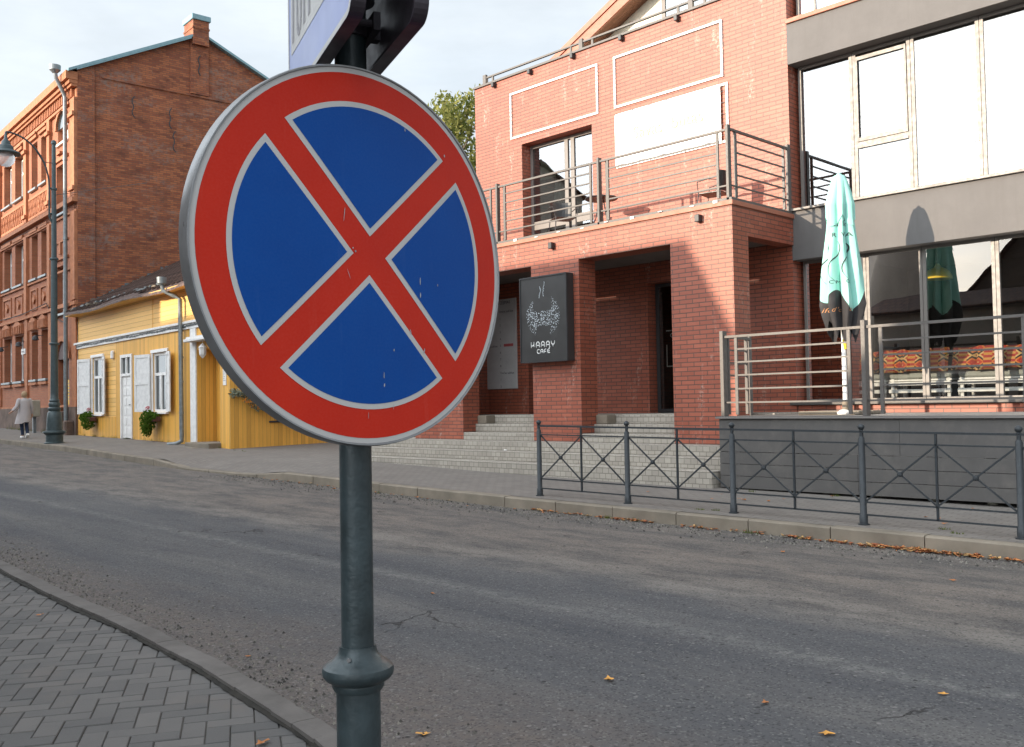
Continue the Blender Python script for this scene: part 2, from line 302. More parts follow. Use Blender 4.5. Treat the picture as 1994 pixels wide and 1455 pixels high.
# ------------------------------------------------------------------ mesh helpers
I4 = Matrix.Identity(4)
class MB:
    def __init__(s): s.v = []; s.f = []; s.m = []
    def face(s, pts, mi=0):
        b = len(s.v); s.v += [tuple(p) for p in pts]; s.f.append(tuple(range(b, b+len(pts)))); s.m.append(mi)
    def box(s, x0, x1, y0, y1, z0, z1, mi=0, b=0.):
        if x1 < x0: x0, x1 = x1, x0
        if y1 < y0: y0, y1 = y1, y0
        if z1 < z0: z0, z1 = z1, z0
        i = len(s.v)
        if b:
            b = min(b, (x1-x0)*.45, (y1-y0)*.45, (z1-z0)*.45)
            for z, k in ((z0, b), (z0+b, 0), (z1-b, 0), (z1, b)):
                xa, xb, ya, yb = x0+k, x1-k, y0+k, y1-k; c = b-k
                s.v += [(xa+c, ya, z), (xb-c, ya, z), (xb, ya+c, z), (xb, yb-c, z), (xb-c, yb, z), (xa+c, yb, z), (xa, yb-c, z), (xa, ya+c, z)]
            for r_ in range(3):
                for j in range(8):
                    a = i+r_*8+j; a2 = i+r_*8+(j+1) % 8; s.f.append((a, a2, a2+8, a+8)); s.m.append(mi)
            s.f.append(tuple(i+7-j for j in range(8))); s.m.append(mi); s.f.append(tuple(i+24+j for j in range(8))); s.m.append(mi)
            return
        s.v += [(x0, y0, z0), (x1, y0, z0), (x1, y1, z0), (x0, y1, z0), (x0, y0, z1), (x1, y0, z1), (x1, y1, z1), (x0, y1, z1)]
        for q in ((0, 3, 2, 1), (4, 5, 6, 7), (0, 1, 5, 4), (1, 2, 6, 5), (2, 3, 7, 6), (3, 0, 4, 7)):
            s.f.append(tuple(i+k for k in q)); s.m.append(mi)
    def prism(s, poly, a, b, axis='y', mi=0):
        # poly: 2D points (u,w); axis y -> (u,t,w); x -> (t,u,w); z -> (u,w,t)
        P = {'y': lambda u, w, t: (u, t, w), 'x': lambda u, w, t: (t, u, w), 'z': lambda u, w, t: (u, w, t)}[axis]
        i = len(s.v); n = len(poly)
        s.v += [P(u, w, a) for u, w in poly] + [P(u, w, b) for u, w in poly]
        s.f.append(tuple(range(i, i+n))); s.m.append(mi); s.f.append(tuple(range(i+2*n-1, i+n-1, -1))); s.m.append(mi)
        for j in range(n):
            k = (j+1) % n; s.f.append((i+j, i+n+j, i+n+k, i+k)); s.m.append(mi)
    def tube(s, pts, r, n=8, mi=0, caps=True):
        pts = [Vector(p) for p in pts]; rs = r if isinstance(r, (list, tuple)) else [r]*len(pts); rings = []
        up = None
        for j, p in enumerate(pts):
            d = (pts[min(j+1, len(pts)-1)]-pts[max(j-1, 0)]).normalized()
            if up is None: up = Vector((0, 0, 1)) if abs(d.z) < .9 else Vector((1, 0, 0))
            a = d.cross(up).normalized(); b = a.cross(d).normalized(); up = b
            i = len(s.v); rings.append(i)
            for k in range(n):
                t = 2*math.pi*k/n; s.v.append(tuple(p+(a*math.cos(t)+b*math.sin(t))*rs[j]))
        for j in range(len(rings)-1):
            for k in range(n):
                a, b = rings[j]+k, rings[j]+(k+1) % n; c, d = rings[j+1]+(k+1) % n, rings[j+1]+k
                s.f.append((a, b, c, d)); s.m.append(mi)
        if caps:
            s.f.append(tuple(rings[0]+k for k in range(n-1, -1, -1))); s.m.append(mi)
            s.f.append(tuple(rings[-1]+k for k in range(n))); s.m.append(mi)
    def bar(s, p, q, w, h=None, mi=0):   # rectangular bar between two points
        p, q = Vector(p), Vector(q); h = h or w; d = (q-p).normalized()
        up = Vector((0, 0, 1)) if abs(d.z) < .95 else Vector((0, 1, 0)); a = d.cross(up).normalized()*w/2; b = a.cross(d).normalized()*h/2
        i = len(s.v)
        for c in (p, q): s.v += [tuple(c-a-b), tuple(c+a-b), tuple(c+a+b), tuple(c-a+b)]
        for f in ((0, 1, 2, 3), (7, 6, 5, 4), (0, 4, 5, 1), (1, 5, 6, 2), (2, 6, 7, 3), (3, 7, 4, 0)): s.f.append(tuple(i+k for k in f)); s.m.append(mi)
    def lathe(s, prof, c=(0, 0, 0), n=24, mi=0, sx=1, sy=1):
        i = len(s.v)
        for r, z in prof:
            for k in range(n):
                t = 2*math.pi*k/n; s.v.append((c[0]+r*sx*math.cos(t), c[1]+r*sy*math.sin(t), c[2]+z))
        for j in range(len(prof)-1):
            for k in range(n):
                a = i+j*n+k; b = i+j*n+(k+1) % n; s.f.append((a, b, b+n, a+n)); s.m.append(mi)
        s.f.append(tuple(i+k for k in range(n-1, -1, -1))); s.m.append(mi); j = i+(len(prof)-1)*n; s.f.append(tuple(j+k for k in range(n))); s.m.append(mi)
    def wall(s, u0, u1, w0, w1, d0, d1, holes=(), axis='y', mi=0, mr=None):
        # wall slab in the (u,z) plane from depth d0 (front) to d1, with rectangular holes
        mr = mi if mr is None else mr
        P = (lambda u, w, d: (u, d, w)) if axis == 'y' else (lambda u, w, d: (d, u, w))
        us = sorted({u0, u1, *[min(max(h[k], u0), u1) for h in holes for k in (0, 1)]}); ws = sorted({w0, w1, *[min(max(h[k], w0), w1) for h in holes for k in (2, 3)]})
        nu, nw = len(us)-1, len(ws)-1
        def solid(i, j):
            if i < 0 or j < 0 or i >= nu or j >= nw: return False
            cu, cw = (us[i]+us[i+1])/2, (ws[j]+ws[j+1])/2
            return not any(h[0] < cu < h[1] and h[2] < cw < h[3] for h in holes)
        for i in range(nu):
            for j in range(nw):
                if not solid(i, j): continue
                a, b, c, d = us[i], us[i+1], ws[j], ws[j+1]
                s.face([P(a, c, d0), P(b, c, d0), P(b, d, d0), P(a, d, d0)], mi); s.face([P(a, c, d1), P(a, d, d1), P(b, d, d1), P(b, c, d1)], mi)
                for di, dj, q in ((-1, 0, [(a, c), (a, d)]), (1, 0, [(b, c), (b, d)]), (0, -1, [(a, c), (b, c)]), (0, 1, [(a, d), (b, d)])):
                    if not solid(i+di, j+dj):
                        (p1, p2) = q; s.face([P(*p1, d0), P(*p2, d0), P(*p2, d1), P(*p1, d1)], mr)
    def mesh(s, name, mats, smooth=False, merge=True):
        me = bpy.data.meshes.new(name); me.from_pydata(s.v, [], s.f)
        for m_ in (mats if isinstance(mats, (list, tuple)) else [mats]): me.materials.append(m_)
        me.polygons.foreach_set('material_index', s.m)
        import bmesh
        bm = bmesh.new(); bm.from_mesh(me)
        if merge: bmesh.ops.remove_doubles(bm, verts=bm.verts, dist=1e-5)
        bmesh.ops.recalc_face_normals(bm, faces=bm.faces); bm.to_mesh(me); bm.free()
        setuv(me)
        if smooth: shade(me)
        return me
def shade(me, ang=40):
    me.polygons.foreach_set('use_smooth', [True]*len(me.polygons))
    try: me.set_sharp_from_angle(angle=R(ang))
    except Exception: pass
def setuv(me):
    uvl = me.uv_layers.new(name='UVMap') if not me.uv_layers else me.uv_layers[0]; co = me.vertices; data = uvl.data
    for p in me.polygons:
        n = p.normal; ax = 0 if abs(n.x) > abs(n.y) and abs(n.x) > abs(n.z) else (1 if abs(n.y) >= abs(n.z) else 2)
        for li in p.loop_indices:
            c = co[me.loops[li].vertex_index].co
            data[li].uv = (c.y, c.z) if ax == 0 else ((c.x, c.z) if ax == 1 else (c.x, c.y))

def tag(o, label=None, cat=None, group=None, kind=None):
    if label: o['label'] = label
    if cat: o['category'] = cat
    if group: o['group'] = group
    if kind: o['kind'] = kind
    return o
def thing(name, label, cat, base=(0, 0, 0), F=I4, group=None):
    o = bpy.data.objects.new(name, None); COL.objects.link(o); o.matrix_world = F @ Matrix.Translation(base); o['_b'] = list(base)
    o.empty_display_size = .2
    return tag(o, label, cat, group)
BASES = {}
def part(name, mb, mats, parent, smooth=False, label=None, merge=True):
    me = mb if isinstance(mb, bpy.types.Mesh) else mb.mesh(name, mats, smooth, merge)
    o = bpy.data.objects.new(name, me); COL.objects.link(o); o.parent = parent
    if parent.type == 'EMPTY': o.matrix_parent_inverse = Matrix.Translation(-Vector(parent['_b']))
    if label: o['label'] = label
    return o
def single(name, mb, mats, label, cat, base=(0, 0, 0), F=I4, group=None, smooth=False, kind=None, merge=True):
    me = mb if isinstance(mb, bpy.types.Mesh) else mb.mesh(name, mats, smooth, merge)
    me.transform(Matrix.Translation(-Vector(base)))
    o = bpy.data.objects.new(name, me); COL.objects.link(o); o.matrix_world = F @ Matrix.Translation(base)
    return tag(o, label, cat, group, kind)
def struct(name, mb, mats, kind='structure', smooth=False, label=None, merge=True):
    o = bpy.data.objects.new(name, mb.mesh(name, mats, smooth, merge)); COL.objects.link(o); o['kind'] = kind
    if label: o['label'] = label
    return o
def copy_tree(o, parent=None):
    c = o.copy(); COL.objects.link(c); c.parent = parent
    for ch in [x for x in COL.objects if x.parent == o]: copy_tree(ch, c)
    return c
def textmesh(body, size, depth=.002, align='CENTER', bold=False, font_off=0.):
    cu = bpy.data.curves.new('txt', 'FONT'); cu.body = body; cu.size = size; cu.extrude = depth; cu.align_x = align; cu.offset = font_off; cu.resolution_u = 3
    o = bpy.data.objects.new('txt', cu); COL.objects.link(o); dg = bpy.context.evaluated_depsgraph_get(); dg.update()
    me = bpy.data.meshes.new_from_object(o.evaluated_get(dg)); bpy.data.objects.remove(o); bpy.data.curves.remove(cu)
    return me
def addmesh(mb, me, M, mi=0):
    b = len(mb.v); mb.v += [tuple(M @ v.co) for v in me.vertices]
    for p in me.polygons: mb.f.append(tuple(b+i for i in p.vertices)); mb.m.append(mi)
XZ = Matrix(((1, 0, 0, 0), (0, 0, 1, 0), (0, 1, 0, 0), (0, 0, 0, 1)))     # text plane -> facade plane (x,z), front at -y
XZ[1][2] = -1
def skinmesh(name, verts, edges, radii, mat, sub=1, root=0):
    me = bpy.data.meshes.new(name); me.from_pydata(verts, edges, []); o = bpy.data.objects.new(name, me); COL.objects.link(o)
    md = o.modifiers.new('s', 'SKIN'); 
    if not me.skin_vertices: 
        import bmesh
        bm = bmesh.new(); bm.from_mesh(me); bm.verts.layers.skin.verify(); bm.to_mesh(me); bm.free()
    for i, rd in enumerate(radii):
        sv = me.skin_vertices[0].data[i]; sv.radius = rd if isinstance(rd, tuple) else (rd, rd); sv.use_root = (i == root)
    ms = o.modifiers.new('u', 'SUBSURF'); ms.levels = sub; ms.render_levels = sub
    dg = bpy.context.evaluated_depsgraph_get(); dg.update(); out = bpy.data.meshes.new_from_object(o.evaluated_get(dg)); bpy.data.objects.remove(o)
    out.materials.clear(); out.materials.append(mat); setuv(out); shade(out, 80); return out

# ------------------------------------------------------------------ terrain functions
def interp(x, T):
    if x <= T[0][0]: a, b = T[0], T[1]; return a[1]+(x-a[0])*(b[1]-a[1])/(b[0]-a[0]) if x > T[0][0]-80 else a[1]
    for a, b in zip(T, T[1:]):
        if x <= b[0]: return a[1]+(x-a[0])*(b[1]-a[1])/(b[0]-a[0])
    return T[-1][1]
KT = [(-160, 2.6), (-60, 1.0), (-48, .78), (-36, .585), (-33, .556), (-28.6, .51), (-24, .41), (-22, .37), (-16, .295), (-13, .225), (-10, .178), (-6, .142), (-3, .115), (5, 0.03), (60, -.6)]
NTB = [(-160, 2.3), (-60, .85), (-33, .40), (-20, .17), (-11, .045), (-8, .015), (-4, 0), (0, -.02), (60, -.7)]
YKT = [(-160, 19.4), (-20, 9.6), (60, 9.6)]
YNT = [(-160, 13.0), (-33, 4.8), (-20, 3.72), (-10.6, 3.08), (-9.5, 3.0), (-8.3, 2.93), (-6.7, 2.87), (-5.2, 2.75), (-3.83, 2.56), (-3, 2.36), (-2, 2.0), (-1, 1.5), (0, .9), (1, .1), (2, -.9), (4, -4), (10, -14), (60, -90)]
K = lambda x: interp(x, KT); NP = lambda x: interp(x, NTB); DROP = lambda x: .10*max(0, min(1, (x+21.5), (-16.2-x))); YK = lambda x: interp(x, YKT); YN = lambda x: interp(x, YNT)
def FP(x, y): return K(x)+.02*(y-YK(x))
def ROADZ(x, y):
    u = min(1, max(0, (y-YN(x))/(YK(x)-YN(x)))); za = NP(x)-.045; zb = K(x)-.155
    return za+(zb-za)*u+.06*4*u*(1-u)
def xs_range(a, b, st):
    out = []; x = a
    while x < b-1e-6: out.append(x); x += st
    return out+[b]

# ------------------------------------------------------------------ ground
g = MB()
gx = [-300, -160, -100, -60]+xs_range(-48, 12, 4)+[20, 40, 100, 300]; gy = [-300, -100, -40, -20, -10, -4, 0, 4, 8, 12, 16, 24, 40, 100, 300]
gid = {}
for i, x in enumerate(gx):
    for j, y in enumerate(gy): gid[i, j] = len(g.v); g.v.append((x, y, NP(x)-.22+(.0 if abs(y) < 60 else -.3)))
for i in range(len(gx)-1):
    for j in range(len(gy)-1): g.f.append((gid[i, j], gid[i+1, j], gid[i+1, j+1], gid[i, j+1])); g.m.append(0)
struct('ground', g, SOIL, smooth=True)
g = MB(); xs = [-160, -100, -70]+xs_range(-55, 14, .5)+[25, 60]; NV = 14
for x in xs:
    y0, y1 = YN(x)-.05, YK(x)+.02
    for j in range(NV+1):
        y = y0+(y1-y0)*j/NV; g.v.append((x, y, ROADZ(x, y)))
for i in range(len(xs)-1):
    for j in range(NV): a = i*(NV+1)+j; g.f.append((a, a+NV+1, a+NV+2, a+1)); g.m.append(0)
struct('road', g, ASPH, smooth=True)
# far pavement
g = MB(); xs = [-160, -100, -70]+xs_range(-55, 14, .5)+[25, 60]
for x in xs:
    dp = DROP(x)
    for y in (YK(x)+.12, YK(x)+1.2, 16.5 if x > -24 else 12.52+.07*(-24-x)+2): g.v.append((x, y, FP(x, y)-(dp if y < YK(x)+1 else 0)))
for i in range(len(xs)-1):
    for j in range(2): a = i*3+j; g.f.append((a, a+3, a+4, a+1)); g.m.append(0)
struct('pavement', g, PAVF, smooth=True)
# far kerb stones, dropped at the driveway
g = MB(); x = -60.
while x < 14:
    L = 1.0; a, b = x+.006, x+L-.006
    j1, j2 = random.uniform(-.006, .006), random.uniform(-.006, .006)
    za, zb = K(a)-DROP(a)+j1*.6, K(b)-DROP(b)+j1*.6; ya, yb = YK(a)+j2, YK(b)+j2; w = .16; c = .018
    pr = lambda y, z: [(y, z-.3), (y, z-c), (y+c, z), (y+w, z), (y+w, z-.3)]
    p1, p2 = pr(ya, za), pr(yb, zb); i = len(g.v); g.v += [(a, *q) for q in p1]+[(b, *q) for q in p2]
    for k in range(5): kk = (k+1) % 5; g.f.append((i+k, i+5+k, i+5+kk, i+kk)); g.m.append(0)
    g.f.append(tuple(i+k for k in range(5))); g.m.append(0); g.f.append(tuple(i+9-k for k in range(5))); g.m.append(0)
    x += L
struct('kerb', g, KERB)
# near kerb
g = MB(); x = -40.; pts = []
while x < 3.5: pts.append((x, YN(x), NP(x))); x += .25
pts = [Vector(p) for p in pts]
acc = 0
for p, q in zip(pts, pts[1:]):
    d = (q-p); d.z = 0; d.normalize(); nn = Vector((-d.y, d.x, 0)); gap = .008 if int(acc) != int(acc+.25) else .0; acc += .25
    jj = .004*math.sin(acc*7.1)
    prof = [(-.14, -.2), (-.14, .012), (-.10, .016), (-.012, .014), (0, -.004), (0.006, -.2)]; i = len(g.v)
    for c in (p, q-d*gap): 
        for o_, z_ in prof: g.v.append((c.x+nn.x*(o_+jj), c.y+nn.y*(o_+jj), c.z+z_))
    n_ = len(prof)
    for k in range(n_): kk = (k+1) % n_; g.f.append((i+k, i+n_+k, i+n_+kk, i+kk)); g.m.append(0)
    g.f.append(tuple(i+k for k in range(n_))); g.m.append(0); g.f.append(tuple(i+2*n_-1-k for k in range(n_))); g.m.append(0)
struct('kerb', g, KERBN)
# near pavement: joint bed + herringbone pavers
g = MB(); xs = [-160, -60]+xs_range(-40, 3.5, .5)
for x in xs:
    for y in (YN(x)-.12, min(YN(x)-1.5, -1), -9.): g.v.append((x, y, NP(x)-.030))
for i in range(len(xs)-1):
    for j in range(2): a = i*3+j; g.f.append((a, a+3, a+4, a+1)); g.m.append(0)
struct('paver_bed', g, PAVJ, smooth=True)
g = MB(); th = R(-28.5); ct, st_ = math.cos(th), math.sin(th); U = .112
def paver(u0, u1, v0, v1):
    cx_, cy_ = (u0+u1)/2, (v0+v1)/2; X = -5+cx_*ct-cy_*st_; Y = 1.0+cx_*st_+cy_*ct
    if X > 1.0 or X < -16 or Y < -3.0 or Y > YN(X)-.08: return
    if (X+5)**2 < 0: return
    dz = random.uniform(-.0025, .0035); tx, ty = random.uniform(-.008, .008), random.uniform(-.008, .008); gp = .0022; bv = .004
    i = len(g.v)
    for k, z in ((0, -.02), (0, -.005), (bv, 0)):
        for (uu_, vv_) in ((u0+gp+k, v0+gp+k), (u1-gp-k, v0+gp+k), (u1-gp-k, v1-gp-k), (u0+gp+k, v1-gp-k)):
            x = -5+uu_*ct-vv_*st_; y = 1.0+uu_*st_+vv_*ct; g.v.append((x, y, NP(x)-.022+z+dz+tx*(uu_-cx_)+ty*(vv_-cy_)))
    for r_ in range(2):
        for k in range(4): a = i+r_*4+k; b = i+r_*4+(k+1) % 4; g.f.append((a, b, b+4, a+4)); g.m.append(0)
    g.f.append((i+8, i+9, i+10, i+11)); g.m.append(0)
N = 110
for i in range(-N, N):
    for j in range(-N, N):
        k = (i-j) % 4
        if k == 0: paver(i*U, (i+2)*U, j*U, (j+1)*U)
        elif k == 3: paver(i*U, (i+1)*U, (j)*U, (j+2)*U) if False else None
        if k == 2: paver(i*U, (i+1)*U, (j-1)*U, (j+1)*U)
struct('near_pavement', g, PAVN, merge=False)
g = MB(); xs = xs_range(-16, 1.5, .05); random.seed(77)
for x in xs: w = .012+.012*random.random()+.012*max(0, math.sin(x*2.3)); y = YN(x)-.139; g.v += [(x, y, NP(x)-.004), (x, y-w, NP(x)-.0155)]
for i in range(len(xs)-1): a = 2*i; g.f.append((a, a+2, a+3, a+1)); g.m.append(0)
struct('kerb_shadow_line', g, PM('painted_kerb_shadow', (.020, .017, .013), .95, var=.5, scale=8))  # dark strip painted as the shadow line along the kerb's inner edge
exec_leaves = []

# ================================================================== NO STOPPING SIGN
az, el, rollS = R(90.8), R(1.17), R(-2.456)
SC = Vector((-1.2491, .9087, 1.7414)); KC = .157
sn = Vector((math.sin(az)*math.cos(el), -math.cos(az)*math.cos(el), math.sin(el)))
sh = Vector((0, 0, 1)).cross(sn).normalized(); sv = sn.cross(sh)
def SP(x, y, off=0.):
    c, s = math.cos(rollS), math.sin(rollS); X, Y = x*c-y*s, x*s+y*c
    return SC+sh*X+sv*Y-sn*(KC*X*X)+sn*off
def sdisc(mb, r, off, mi=0, n=96, nr=10, r0_=0.):
    prev = None
    for j in range(nr+1):
        q = r0_+(r-r0_)*j/nr; i = len(mb.v)
        for k in range(n): a = 2*math.pi*k/n; mb.v.append(tuple(SP(q*math.cos(a), q*math.sin(a), off)))
        if prev is not None:
            for k in range(n): mb.f.append((prev+k, prev+(k+1) % n, i+(k+1) % n, i+k)); mb.m.append(mi)
        prev = i
PX, PY = -1.33, .934
sg = thing('traffic_sign', 'round red and blue no stopping sign on a dark collared pole, blue panel above', 'traffic sign', (PX, PY, 0))
f = MB(); sdisc(f, .3, 0, 0); 
f2 = part('sign_disc', f, [SWHT], sg, True)
f = MB(); sdisc(f, .291, .0005, 0); part('red_ring', f, SREDM, f2, True)
def sector(mb, w, r, off, d):
    k = w*math.sqrt(2); a = math.pi/4-math.asin(w/r); n = 28; m_ = 16; rows = []
    for i in range(m_+1):
        s = .002+.998*i/m_; row = []
        for j in range(n+1):
            t_ = -a+2*a*j/n; ax, ay = r*math.cos(t_), r*math.sin(t_); x, y = k+s*(ax-k), s*ay
            row.append(len(mb.v)); mb.v.append(tuple(SP(x*math.cos(d)-y*math.sin(d), x*math.sin(d)+y*math.cos(d), off)))
        rows.append(row)
    for i in range(m_):
        for j in range(n): mb.f.append((rows[i][j], rows[i][j+1], rows[i+1][j+1], rows[i+1][j])); mb.m.append(0)
for q in range(4):
    d = q*math.pi/2; f = MB(); sector(f, .022, .2454, .001, d); part('white_outline', f, SWHT, f2, True)
    f = MB(); sector(f, .0309, .2368, .0015, d); part('blue_sector', f, SBLUE, f2, True)
f = MB(); n = 96; prof = [(.2985, -.0015), (.3, .0022), (.3022, .0026), (.3035, .0), (.3035, -.021), (.299, -.0215), (.299, -.003)]; rings = []
for r_, o_ in prof:
    i = len(f.v); rings.append(i)
    for k in range(n): a = 2*math.pi*k/n; f.v.append(tuple(SP(r_*math.cos(a), r_*math.sin(a), o_)))
for j in range(len(rings)-1):
    for k in range(n): f.f.append((rings[j]+k, rings[j]+(k+1) % n, rings[j+1]+(k+1) % n, rings[j+1]+k)); f.m.append(0)
part('sign_rim', f, SRIM, f2, True)
f = MB(); sdisc(f, .299, -.0045, 0, 64, 6); part('back_plate', f, ALUD, f2, True)
CHIP = PM('scratch_grey', (.30, .31, .33), .6, var=.3, scale=80)
# chips and scratches in the film
def chip(x, y, w, h, rot=0):
    w, h = w*.65, h*.7; f = MB(); c, s = math.cos(rot), math.sin(rot); pts = []
    for k in range(7):
        a = 2*math.pi*k/7; q = random.uniform(.6, 1); px_, py_ = w*q*math.cos(a), h*q*math.sin(a); pts.append(SP(x+px_*c-py_*s, y+px_*s+py_*c, .0021))
    f.face(pts); part('paint_chip', f, CHIP, f2)
for a in ((.105, -.028, .0022, .011), (.106, -.052, .0028, .008), (-.028, .003, .003, .0035), (-.033, .008, .002, .003), (.085, -.115, .002, .007, .3), (.03, -.19, .002, .008), (.031, -.206, .0022, .006), (.16, .198, .003, .005), (.115, -.145, .0018, .009, -.2), (-.05, .06, .0012, .02, -.1), (.05, -.148, .002, .004), (.05, -.24, .001, .010), (.145, -.03, .0018, .004), (-.04, -.035, .0008, .016, .4), (.0, -.255, .001, .01), (.07, .222, .002, .005)): chip(*a)
f = MB(); f.tube([(PX, PY, 1.06), (PX, PY, 2.6)], .0268, 24); part('pole', f, POLE, sg, True)
f = MB(); f.tube([(PX, PY, -.2), (PX, PY, 1.045)], .0362, 28); part('lower_pole', f, POLE, sg, True)
f = MB(); f.lathe([(.0275, 1.106), (.0300, 1.1065), (.0305, 1.102), (.033, 1.094), (.0385, 1.0875), (.046, 1.0815), (.0515, 1.0785), (.0525, 1.0765), (.0575, 1.073), (.0593, 1.066), (.058, 1.059), (.053, 1.053), (.046, 1.049), (.0425, 1.047), (.043, 1.041), (.040, 1.035), (.0365, 1.034)], (PX, PY, 0), 40); part('pole_collar', f, POLE, sg, True)
f = MB(); f.tube([(PX+.02, PY-.031, 1.091), (PX+.0215, PY-.0335, 1.091)], .0035, 10); part('screw', f, SRIM, sg)
for z in (1.60, 1.88): f = MB(); f.box(PX-.036, PX+.066, PY-.016, PY+.016, z-.016, z+.016, 0, .003); f.tube([(PX, PY, z-.02), (PX, PY, z+.02)], .031, 18); part('bracket', f, SRIM, sg)
# blue double panel on top, edges running away at a slant
dd_ = Vector((-.9366, .3503, 0)); pn = Vector((-.3503, -.9366, 0)); P0_ = Vector((PX, PY, 0))
def UP(a, z, off): return P0_+dd_*a+pn*off+Vector((0, 0, z))
def rrect(a0, a1, z0, z1, r_, n=6):
    out = []
    for cx_, cz_, s_ in ((a1-r_, z0+r_, -90), (a1-r_, z1-r_, 0), (a0+r_, z1-r_, 90), (a0+r_, z0+r_, 180)):
        for k in range(n+1): a = R(s_+90*k/n); out.append((cx_+r_*math.cos(a), cz_+r_*math.sin(a)))
    return out
for side, off, zb in ((1, .062, 2.066), (-1, -.054, 2.07)):
    o_ = rrect(-.25, .215, zb, zb+.62, .03); i_ = rrect(-.245, .21, zb+.005, zb+.615, .026); n_ = len(o_)
    f = MB(); f.face([UP(a, z, off) for a, z in o_]); s_ = side
    # folded flange towards the pole
    for (A, B, oa, ob) in ((o_, o_, off, off-s_*.022), (o_, i_, off-s_*.022, off-s_*.022), (i_, i_, off-s_*.022, off-s_*.002)):
        i = len(f.v); f.v += [tuple(UP(a, z, oa)) for a, z in A]+[tuple(UP(a, z, ob)) for a, z in B]
        for k in range(n_): kk = (k+1) % n_; f.f.append((i+k, i+kk, i+n_+kk, i+n_+k)); f.m.append(2)
    f.face([UP(a, z, off-s_*.0025) for a, z in i_], 2)
    pan = part('information_panel', f, [FADE, SWHT, ALUD], sg, label='blue panel with a white field, %s side of the double panel' % ('left' if s_ > 0 else 'right'))
    f = MB(); e = s_*.0006; A_, B_ = o_, rrect(-.241, .206, zb+.009, zb+.611, .022); i = len(f.v); f.v += [tuple(UP(a, z, off+e)) for a, z in A_]+[tuple(UP(a, z, off+e)) for a, z in B_]
    for k in range(n_): kk = (k+1) % n_; f.f.append((i+k, i+kk, i+n_+kk, i+n_+k)); f.m.append(0)
    part('white_edge', f, SWHT, pan); f = MB()
    f.face([UP(a, z, off+e) for a, z in rrect(-.215, .186, zb+.082, zb+.58, .004)]); wf = part('white_field', f, SWHT, pan)
    f = MB()   # lower ends of big grey characters
    def stroke(pts, w, e2=s_*.0012):
        for p, q in zip(pts, pts[1:]):
            d_ = Vector((q[0]-p[0], q[1]-p[1])).normalized(); nx, nz = -d_.y*w/2, d_.x*w/2
            f.face([UP(p[0]-nx, p[1]-nz, off+e2), UP(q[0]-nx, q[1]-nz, off+e2), UP(q[0]+nx, q[1]+nz, off+e2), UP(p[0]+nx, p[1]+nz, off+e2)])
    zz_ = zb+.10
    stroke([(.168, zz_), (.150, zz_+.3)], .016); stroke([(.128, zz_+.3), (.128, zz_+.018), (.120, zz_+.002), (.106, zz_+.002), (.098, zz_+.018), (.098, zz_+.3)], .014)
    stroke([(.07, zz_), (.07, zz_+.3)], .016); stroke([(.03, zz_), (.03, zz_+.3)], .016)
    part('print', f, INKG, pan)
f = MB(); f.tube([(PX, PY, 2.185), (PX, PY, 2.62)], .042, 24); part('sleeve', f, GREYTUBE, sg, True)
f = MB()
for z in (2.135, 2.55):
    f = MB(); f.tube([(PX, PY, z-.014), (PX, PY, z+.014)], .0325, 20)
    p = UP(0, z, -.05); q = UP(0, z, .058); f.bar(p, q, .02, .024); p = UP(-.05, z, .03); q = UP(.06, z, .03); f.bar(p, q, .012, .03); p = UP(-.06, z, -.03); q = UP(.05, z, -.03); f.bar(p, q, .012, .03)
    f.tube([UP(-.045, z, -.03), UP(-.045, z, .04)], .006, 8); f.tube([UP(.05, z, -.03), UP(.05, z, .04)], .006, 8); part('clamp', f, ALUD, sg)

# ================================================================== CAFE BUILDING
XL, XR = -16.28, -8.30
B = thing('cafe_building', 'red brick building with recessed entrances, balcony and grey banded glazed wing', 'building', (-9, 14.9, .8))
f = MB(); f.wall(XL, XR, 4.55, 8.80, 14.9, 15.3, [(-14.78, -12.75, 4.55, 7.22)]); part('upper_wall', f, BR, B)
f = MB(); f.wall(XL, -8.27, .62, 4.575, 13.0, 13.45, [(-15.9+.0, -15.9, 0, 0), (-14.72, -12.71, .62, 4.11), (-11.5, -9.47, .62, 4.11)]); part('arcade_wall', f, BR, B)
f = MB(); f.wall(XL, XR, .5, 4.55, 14.9, 15.25, [(-14.7, -12.74, 1.0, 3.72), (-11.42, -9.4, 1.0, 3.80)]); part('ground_floor_wall', f, BR, B)
f = MB(); f.box(-8.55, -8.27, 13.45, 14.898, 4.13, 4.575); part('side_beam', f, BR, B); f = MB(); f.box(XL, XL+.3, 13.45, 14.898, .5, 4.575); part('side_wall', f, BR, B)
f = MB(); f.box(XL+.3, -8.55, 13.45, 14.9, 4.20, 4.50); part('balcony_soffit', f, CEIL, B)
f = MB(); f.box(XL-.02, -8.24, 12.97, 14.897, 4.58, 4.655, 0, .006); part('balcony_coping', f, COPE, B)
f = MB(); f.box(XL, -8.26, 12.985, 13.05, 4.656, 4.70); f.box(-8.325, -8.262, 13.05, 14.89, 4.656, 4.70); part('balcony_flashing', f, RAILM, B)
random.seed(3)
for k in range(14): f = MB(); x = -8.5-k*.58+random.uniform(-.1, .1); f.box(x-.04, x+.04, 12.96, 12.99, 4.64+random.choice((0, .03)), 4.655+random.choice((0, .03))); part('flashing_clip', f, OFFW, B)
f = MB(); f.box(XL-.03, XR+.0, 14.86, 15.34, 8.80, 8.85, 0, .006); part('parapet_coping', f, RAILM, B)
f = MB(); f.box(XL, XL+.3, 15.3, 24, .5, 8.8); part('side_wall', f, BR, B)
